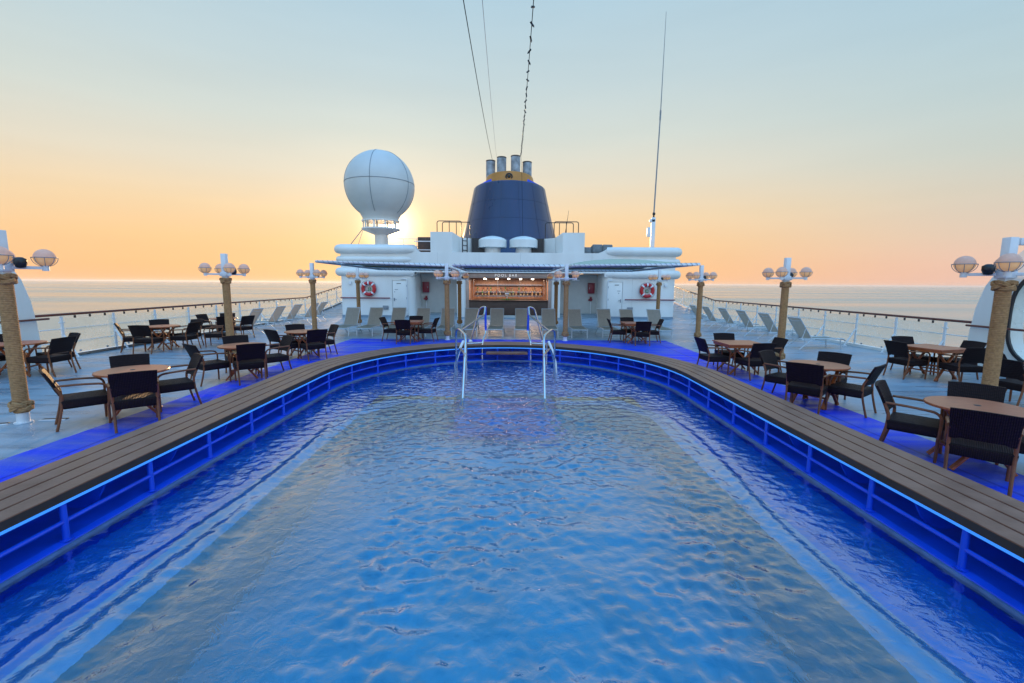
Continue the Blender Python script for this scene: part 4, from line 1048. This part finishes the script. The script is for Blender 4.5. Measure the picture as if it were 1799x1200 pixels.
for s in (-1, 1):
    mb = MB(); mb.prism([(s * 2.1, 9.2), (s * 1.25, 9.22), (s * 1.30, 9.58), (s * 1.55, 9.48)], -2.45, -2.35, 'y'); obj('fin', mb, M['bluepaint'], fn)
for x, zt in ((-1.44, 11.30), (-.60, 11.42), (.44, 11.52), (1.32, 11.22)):
    mb = MB(); y = -.5 if abs(x) > 1 else -1.0
    mb.lathe([(.35, 9.9), (.35, zt), (.33, zt + .015), (.30, zt), (.30, zt - .5), (.001, zt - .55)], (x, y, 0), 24); p_ = obj('exhaust_pipe', mb, M['pipe'], fn, 30)
    mb = MB(); mb.lathe([(.356, zt - .06), (.362, zt - .02), (.362, zt + .02), (.34, zt + .03)], (x, y, 0), 24, caps=False); obj('rim', mb, M['black'], p_)

# whip antenna
wa = thing('whip_antenna', 'very tall thin whip antenna on a white mast at the right roof', 'antenna', (8.98, 29, 3.9))
mb = MB(); mb.box((-.04, 0, 1.2), (.24, .2, 2.4), bev=.02); mb.box((-.30, 0, 1.5), (.22, .18, .58), bev=.02); mb.box((-.10, 0, 2.2), (.34, .2, .2), bev=.03); obj('mast', mb, M['white2'], wa)
mb = MB(); mb.sphere((-.02, 0, 2.62), .10, 12, 8); mb.tube([(-.02, 0, 2.35), (-.02, 0, 2.6)], .05, 8); obj('insulator', mb, M['black'], wa)
mb = MB(); mb.tube([(-.02, 0, 2.6), (.10, 0, 8.4), (.105, 0, 8.7), (.16, 0, 14.3)], [.045, .036, .030, .012], 8); mb.tube([(.095, 0, 8.2), (.105, 0, 8.75)], .052, 8); obj('whip', mb, M['grey'], wa)

# overhead wires to the mast behind
def sag(a, b, d, n=30):
    a, b = Vector(a), Vector(b); return [a.lerp(b, i / n) - Vector((0, 0, d * 4 * (i / n) * (1 - i / n))) for i in range(n + 1)]
w = MB(); w.tube(sag((-1.45, 35.0, 11.3), (-1.0, 8, 8.35), .25), .012, 5); tag(obj('aerial_wire', w, M['wire']), 'dark thin wire rising over the left exhaust pipe, the farther left of two', 'wire', 'overhead wires')
w = MB(); w.tube(sag((-1.13, 35.0, 11.5), (-.55, 8, 8.35), .25), .007, 5); tag(obj('aerial_wire', w, M['grey']), 'faint hair-thin wire between the dark wire and the light string', 'wire', 'overhead wires')
ls = thing('light_string', 'string of small bulbs hanging from the sky down the funnel front', 'string lights', (0, 0, 0))
path = sag((.78, 30.0, 5.2), (.72, 32.0, 9.3), -.0, 4) + sag((.72, 32.0, 9.3), (.67, 34.0, 11.35), -.0, 2)[1:] + sag((.67, 34.0, 11.35), (.52, 7, 8.0), .35, 40)[1:]
mb = MB(); mb.tube([p for k, p in enumerate(path) if k == 0 or (p - path[k - 1]).length > .02], .010, 6); obj('cable', mb, M['wire'], ls)
bulb = None; P2 = path[6:]
acc = 0
for i in range(len(P2) - 1):
    a, b = P2[i], P2[i + 1]; L = (b - a).length
    while acc < L:
        p = a.lerp(b, acc / L); acc += .80
        if bulb is None:
            mb = MB(); mb.tube([(0, 0, .05), (0, 0, -.07)], .024, 8); bulb = obj('socket', mb, M['black'], ls)
            mb = MB(); mb.sphere((0, 0, -.085), .014, 8, 6); obj('bulb', mb, M['bulb'], bulb); o = bulb
        else: o = dup(bulb, ls)
        o.location = p; o.rotation_euler = (random.uniform(-.9, .9), random.uniform(-.9, .9), 0)
    acc -= L

# ------------------------------------------------------------------ pool bar
bar = thing('pool_bar', 'copper-framed bar counter lit warm inside, shelves of bottles behind', 'bar', (-.11, 27.75, 0))
for x in (-2.52, 2.52):
    mb = MB(); mb.box((x, .1, 1.33), (.20, .3, 2.66), bev=.01); obj('frame', mb, M['copper'], bar)
mb = MB(); mb.box((0, .08, 2.60), (4.84, .25, .30), bev=.01); hd = obj('header', mb, M['copper'], bar)
cu = bpy.data.curves.new('sign_letters', 'FONT'); cu.body = 'POOL BAR'; cu.size = .23; cu.extrude = .008; cu.align_x = 'CENTER'; cu.align_y = 'CENTER'; cu.space_character = 1.35
tmp = bpy.data.objects.new('sign_letters', cu); C.objects.link(tmp); bpy.context.view_layer.update()
lm = bpy.data.meshes.new_from_object(tmp.evaluated_get(bpy.context.evaluated_depsgraph_get())); bpy.data.objects.remove(tmp); lm.materials.clear(); lm.materials.append(M['letter'])
tx = bpy.data.objects.new('sign_letters', lm); C.objects.link(tx); tx.parent = hd; tx.location = (-.17, -.056, 2.61); tx.rotation_euler = (PI / 2, 0, 0)
mb = MB(); mb.box((0, .15, .54), (4.83, .3, 1.06), bev=.01); mb.box((0, .12, 1.085), (4.83, .5, .05), bev=.01); obj('counter', mb, M['counter'], bar)
mb = MB(); mb.box((0, -.06, .09), (5.0, .05, .18)); obj('plinth', mb, M['greybeige'], bar)
mb = MB(); mb.box((0, 2.3, 1.4), (5.0, .06, 2.7)); mb.box((-2.49, 1.35, 1.4), (.05, 1.9, 2.7)); mb.box((2.49, 1.35, 1.4), (.05, 1.9, 2.7)); obj('back_wall', mb, M['barwood'], bar)
mb = MB(); mb.box((0, 1.3, 2.47), (4.9, 2.0, .05)); obj('ceiling', mb, M['counter'], bar)
for z, y in ((1.28, 1.95), (1.55, 2.1), (2.02, 2.12)):
    mb = MB(); mb.box((0, y, z), (4.4, .3, .025)); mb.box((0, y - .16, z + .06), (4.4, .012, .02)); obj('shelf', mb, M['steel'], bar)
for x, y, z, r_ in [(q, 1.86, 1.2, .016) for q in (-2.3, -.72, .72, 2.3)] + [(q, .2, 1.1, .025) for q in (-2.35, 2.35)]:
    mb = MB(); mb.tube([(x, y, z), (x, y, 2.38)], r_, 8); obj('shelf_support', mb, M['steel'], bar)
mb = MB(); mb.tube([(-.1, .15, 1.1), (-.1, .15, 1.48)], .045, 10); mb.box((-.1, .12, 1.5), (.26, .12, .10), bev=.02); obj('beer_tap', mb, M['steel'], bar)
for row, y in ((0, .55), (1, 1.3)):
    for k in range(5):
        mb = MB(); x = -1.5 + .75 * k; mb.lathe([(.001, 0), (.06, .0), (.065, .06), (.001, .062)], (x, y, 2.38), 12); obj('spotlight', mb, M['spot'], bar)
for x in (-1.3, 1.3):
    l = bpy.data.lights.new('bar_light', 'AREA'); l.energy = 85; l.size = 1.6; l.size_y = .5; l.shape = 'RECTANGLE'; l.color = (1, .66, .42)
    lo = bpy.data.objects.new('bar_light', l); C.objects.link(lo); lo.parent = bar; lo.location = (x, .95, 2.36)
herb = MB(); rng = random.Random(3)
for i in range(160):
    x = -.05 + rng.gauss(0, .28); y = rng.uniform(-.07, .05); a = rng.uniform(0, 6.28); z = rng.uniform(0, .07)
    herb.add([(x, y, z), (x + .03 * math.cos(a), y + .03 * math.sin(a), z + .03), (x + .05 * math.cos(a), y + .05 * math.sin(a), z + .015), (x + .025 * math.cos(a + .5), y + .025 * math.sin(a + .5), z)], [(0, 1, 2, 3)])
tag(obj('herb_tray', herb, M['leaf'], None, 0, (-.11, 27.78, 1.115)), 'low strip of green herbs lying along the bar counter', 'plants')
cols = [(.010, .014, .010), (.02, .10, .03), (.012, .010, .012), (.20, .10, .03), (.03, .02, .05), (.12, .02, .015), (.10, .09, .08)]
bm_ = []
for i, c in enumerate(cols): bm_.append(mat('bottle_glass_%s' % 'abcdefg'[i], c, .12, var=0))
lab = mat('bottle_label', (.26, .20, .13), .6, var=.2)
protos = []
for i in range(7):
    h = 1.22 * (.30, .34, .27, .32, .29, .33, .31)[i]; r_ = 1.2 * (.038, .036, .045, .04, .042, .037, .039)[i]
    mb = MB(); mb.lathe([(r_, 0), (r_, h * .58), (r_ * .85, h * .66), (.014, h * .78), (.013, h * .97), (.016, h), (.001, h)], n=12)
    b = obj('bottle', mb, bm_[i], None, 50)
    mb = MB(); mb.lathe([(r_ + .001, h * .18), (r_ + .001, h * .46)], n=12, caps=False); obj('paper_label', mb, lab, b); protos.append(b)
rng = random.Random(11); spots = []
for z, y, n in ((1.293, 29.68, 17), (1.563, 29.83, 15)):
    for k in range(n): spots.append((-2.15 + 4.1 * (k + rng.uniform(-.25, .25)) / (n - 1), y + rng.uniform(-.05, .05), z))
for k, (x, y, z) in enumerate(spots):
    i = k if k < 7 else rng.randrange(7)
    o = protos[i] if k < 7 else dup(protos[i]); o.location = (x, y, z)
    tag(o, 'liquor bottle standing on the lit shelves behind the bar', 'bottle', 'bottles on the bar shelves')

# ------------------------------------------------------------------ life rings, fire gear
def life_ring(x, z, l):
    t = thing('life_ring', l, 'life ring', (x, 27.36, z), 0, 'red life rings on the deckhouse wall')
    mb = MB(); mb.tube([(.345 * math.cos(a), 0, .345 * math.sin(a)) for a in np.linspace(0, 2 * PI, 48, endpoint=False)], .105, 12, closed=True); obj('ring', mb, M['red'], t, 60)
    for a in (PI / 2, PI / 4, PI * 3 / 4, -PI / 4, -PI * 3 / 4):
        c = Vector((.345 * math.cos(a), 0, .345 * math.sin(a))); d = Vector((-math.sin(a), 0, math.cos(a)))
        mb = MB(); mb.tube([c - d * .045, c + d * .045], .112, 14); obj('band', mb, M['white2'], t)
    mb = MB(); mb.tube([(.47 * (1 + .06 * abs(math.sin(2 * a))) * math.cos(a), -.02, .47 * (1 + .06 * abs(math.sin(2 * a))) * math.sin(a)) for a in np.linspace(0, 2 * PI, 48, endpoint=False)], .010, 5, closed=True); mb.tube([(.08, -.02, .18), (.02, .0, .05), (-.12, .02, -.16)], .010, 5); obj('rope', mb, M['cover'], t)
    mb = MB(); mb.box((.02, .10, -.03), (.19, .012, .19)); sg = obj('sign', mb, M['green'], t)
    mb = MB(); mb.tube([(.02 + .05 * math.cos(a), .088, -.03 + .05 * math.sin(a)) for a in np.linspace(0, 2 * PI, 20, endpoint=False)], .014, 5, closed=True); obj('symbol', mb, M['white2'], sg)
life_ring(-8.57, 1.76, 'red and white life ring with a green sign, left of the left door')
life_ring(8.27, 1.76, 'red and white life ring with a green sign, right of the right door')
for s, x in ((-1, -5.45), (1, 5.20)):
    side = 'left' if s < 0 else 'right'
    t = thing('fire_cabinet', 'dark red fire cabinet on the recess wall %s of the bar' % side, 'cabinet', (x, 29.25, 1.86), 0, 'red fire cabinets')
    mb = MB(); mb.box((0, -.07, 0), (.42, .18, .68), bev=.02); obj('body', mb, M['darkred'], t)
    mb = MB(); mb.box((0, -.165, 0), (.36, .015, .60), bev=.006); dr = obj('door', mb, M['darkred'], t)
    mb = MB(); mb.box((-s * .13, -.18, 0), (.03, .02, .12)); obj('handle', mb, M['grey'], dr)
    t = thing('fire_hydrant', 'red fire valve below the cabinet %s of the bar' % side, 'hydrant', (x, 29.2, 1.12), 0, 'red fire valves')
    mb = MB(); mb.sphere((0, 0, 0), .11, 14, 10); mb.tube([(0, .1, 0), (0, -.18, 0)], .06, 12); mb.tube([(0, 0, 0), (0, 0, .16)], .04, 10); mb.tube([(-.16, -.02, -.02), (.02, 0, 0)], .055, 12); obj('body', mb, M['darkred'], t)
    mb = MB(); mb.tube([(.09 * math.cos(a), .09 * math.sin(a), .17) for a in np.linspace(0, 2 * PI, 20, endpoint=False)], .013, 6, closed=True); mb.tube([(-.09, 0, .17), (.09, 0, .17)], .01, 6); mb.tube([(0, -.09, .17), (0, .09, .17)], .01, 6); obj('wheel', mb, M['red'], t)
    mb = MB(); mb.tube([(.0, .05, -.08), (.0, .05, -1.05)], .03, 8); obj('pipe', mb, M['white2'], t)

# ------------------------------------------------------------------ air over the sea
mb = MB(); mb.box((0, 7500, .6), (92000, 107000, 37.6)); struct('haze', mb, hz, 0, 'stuff')
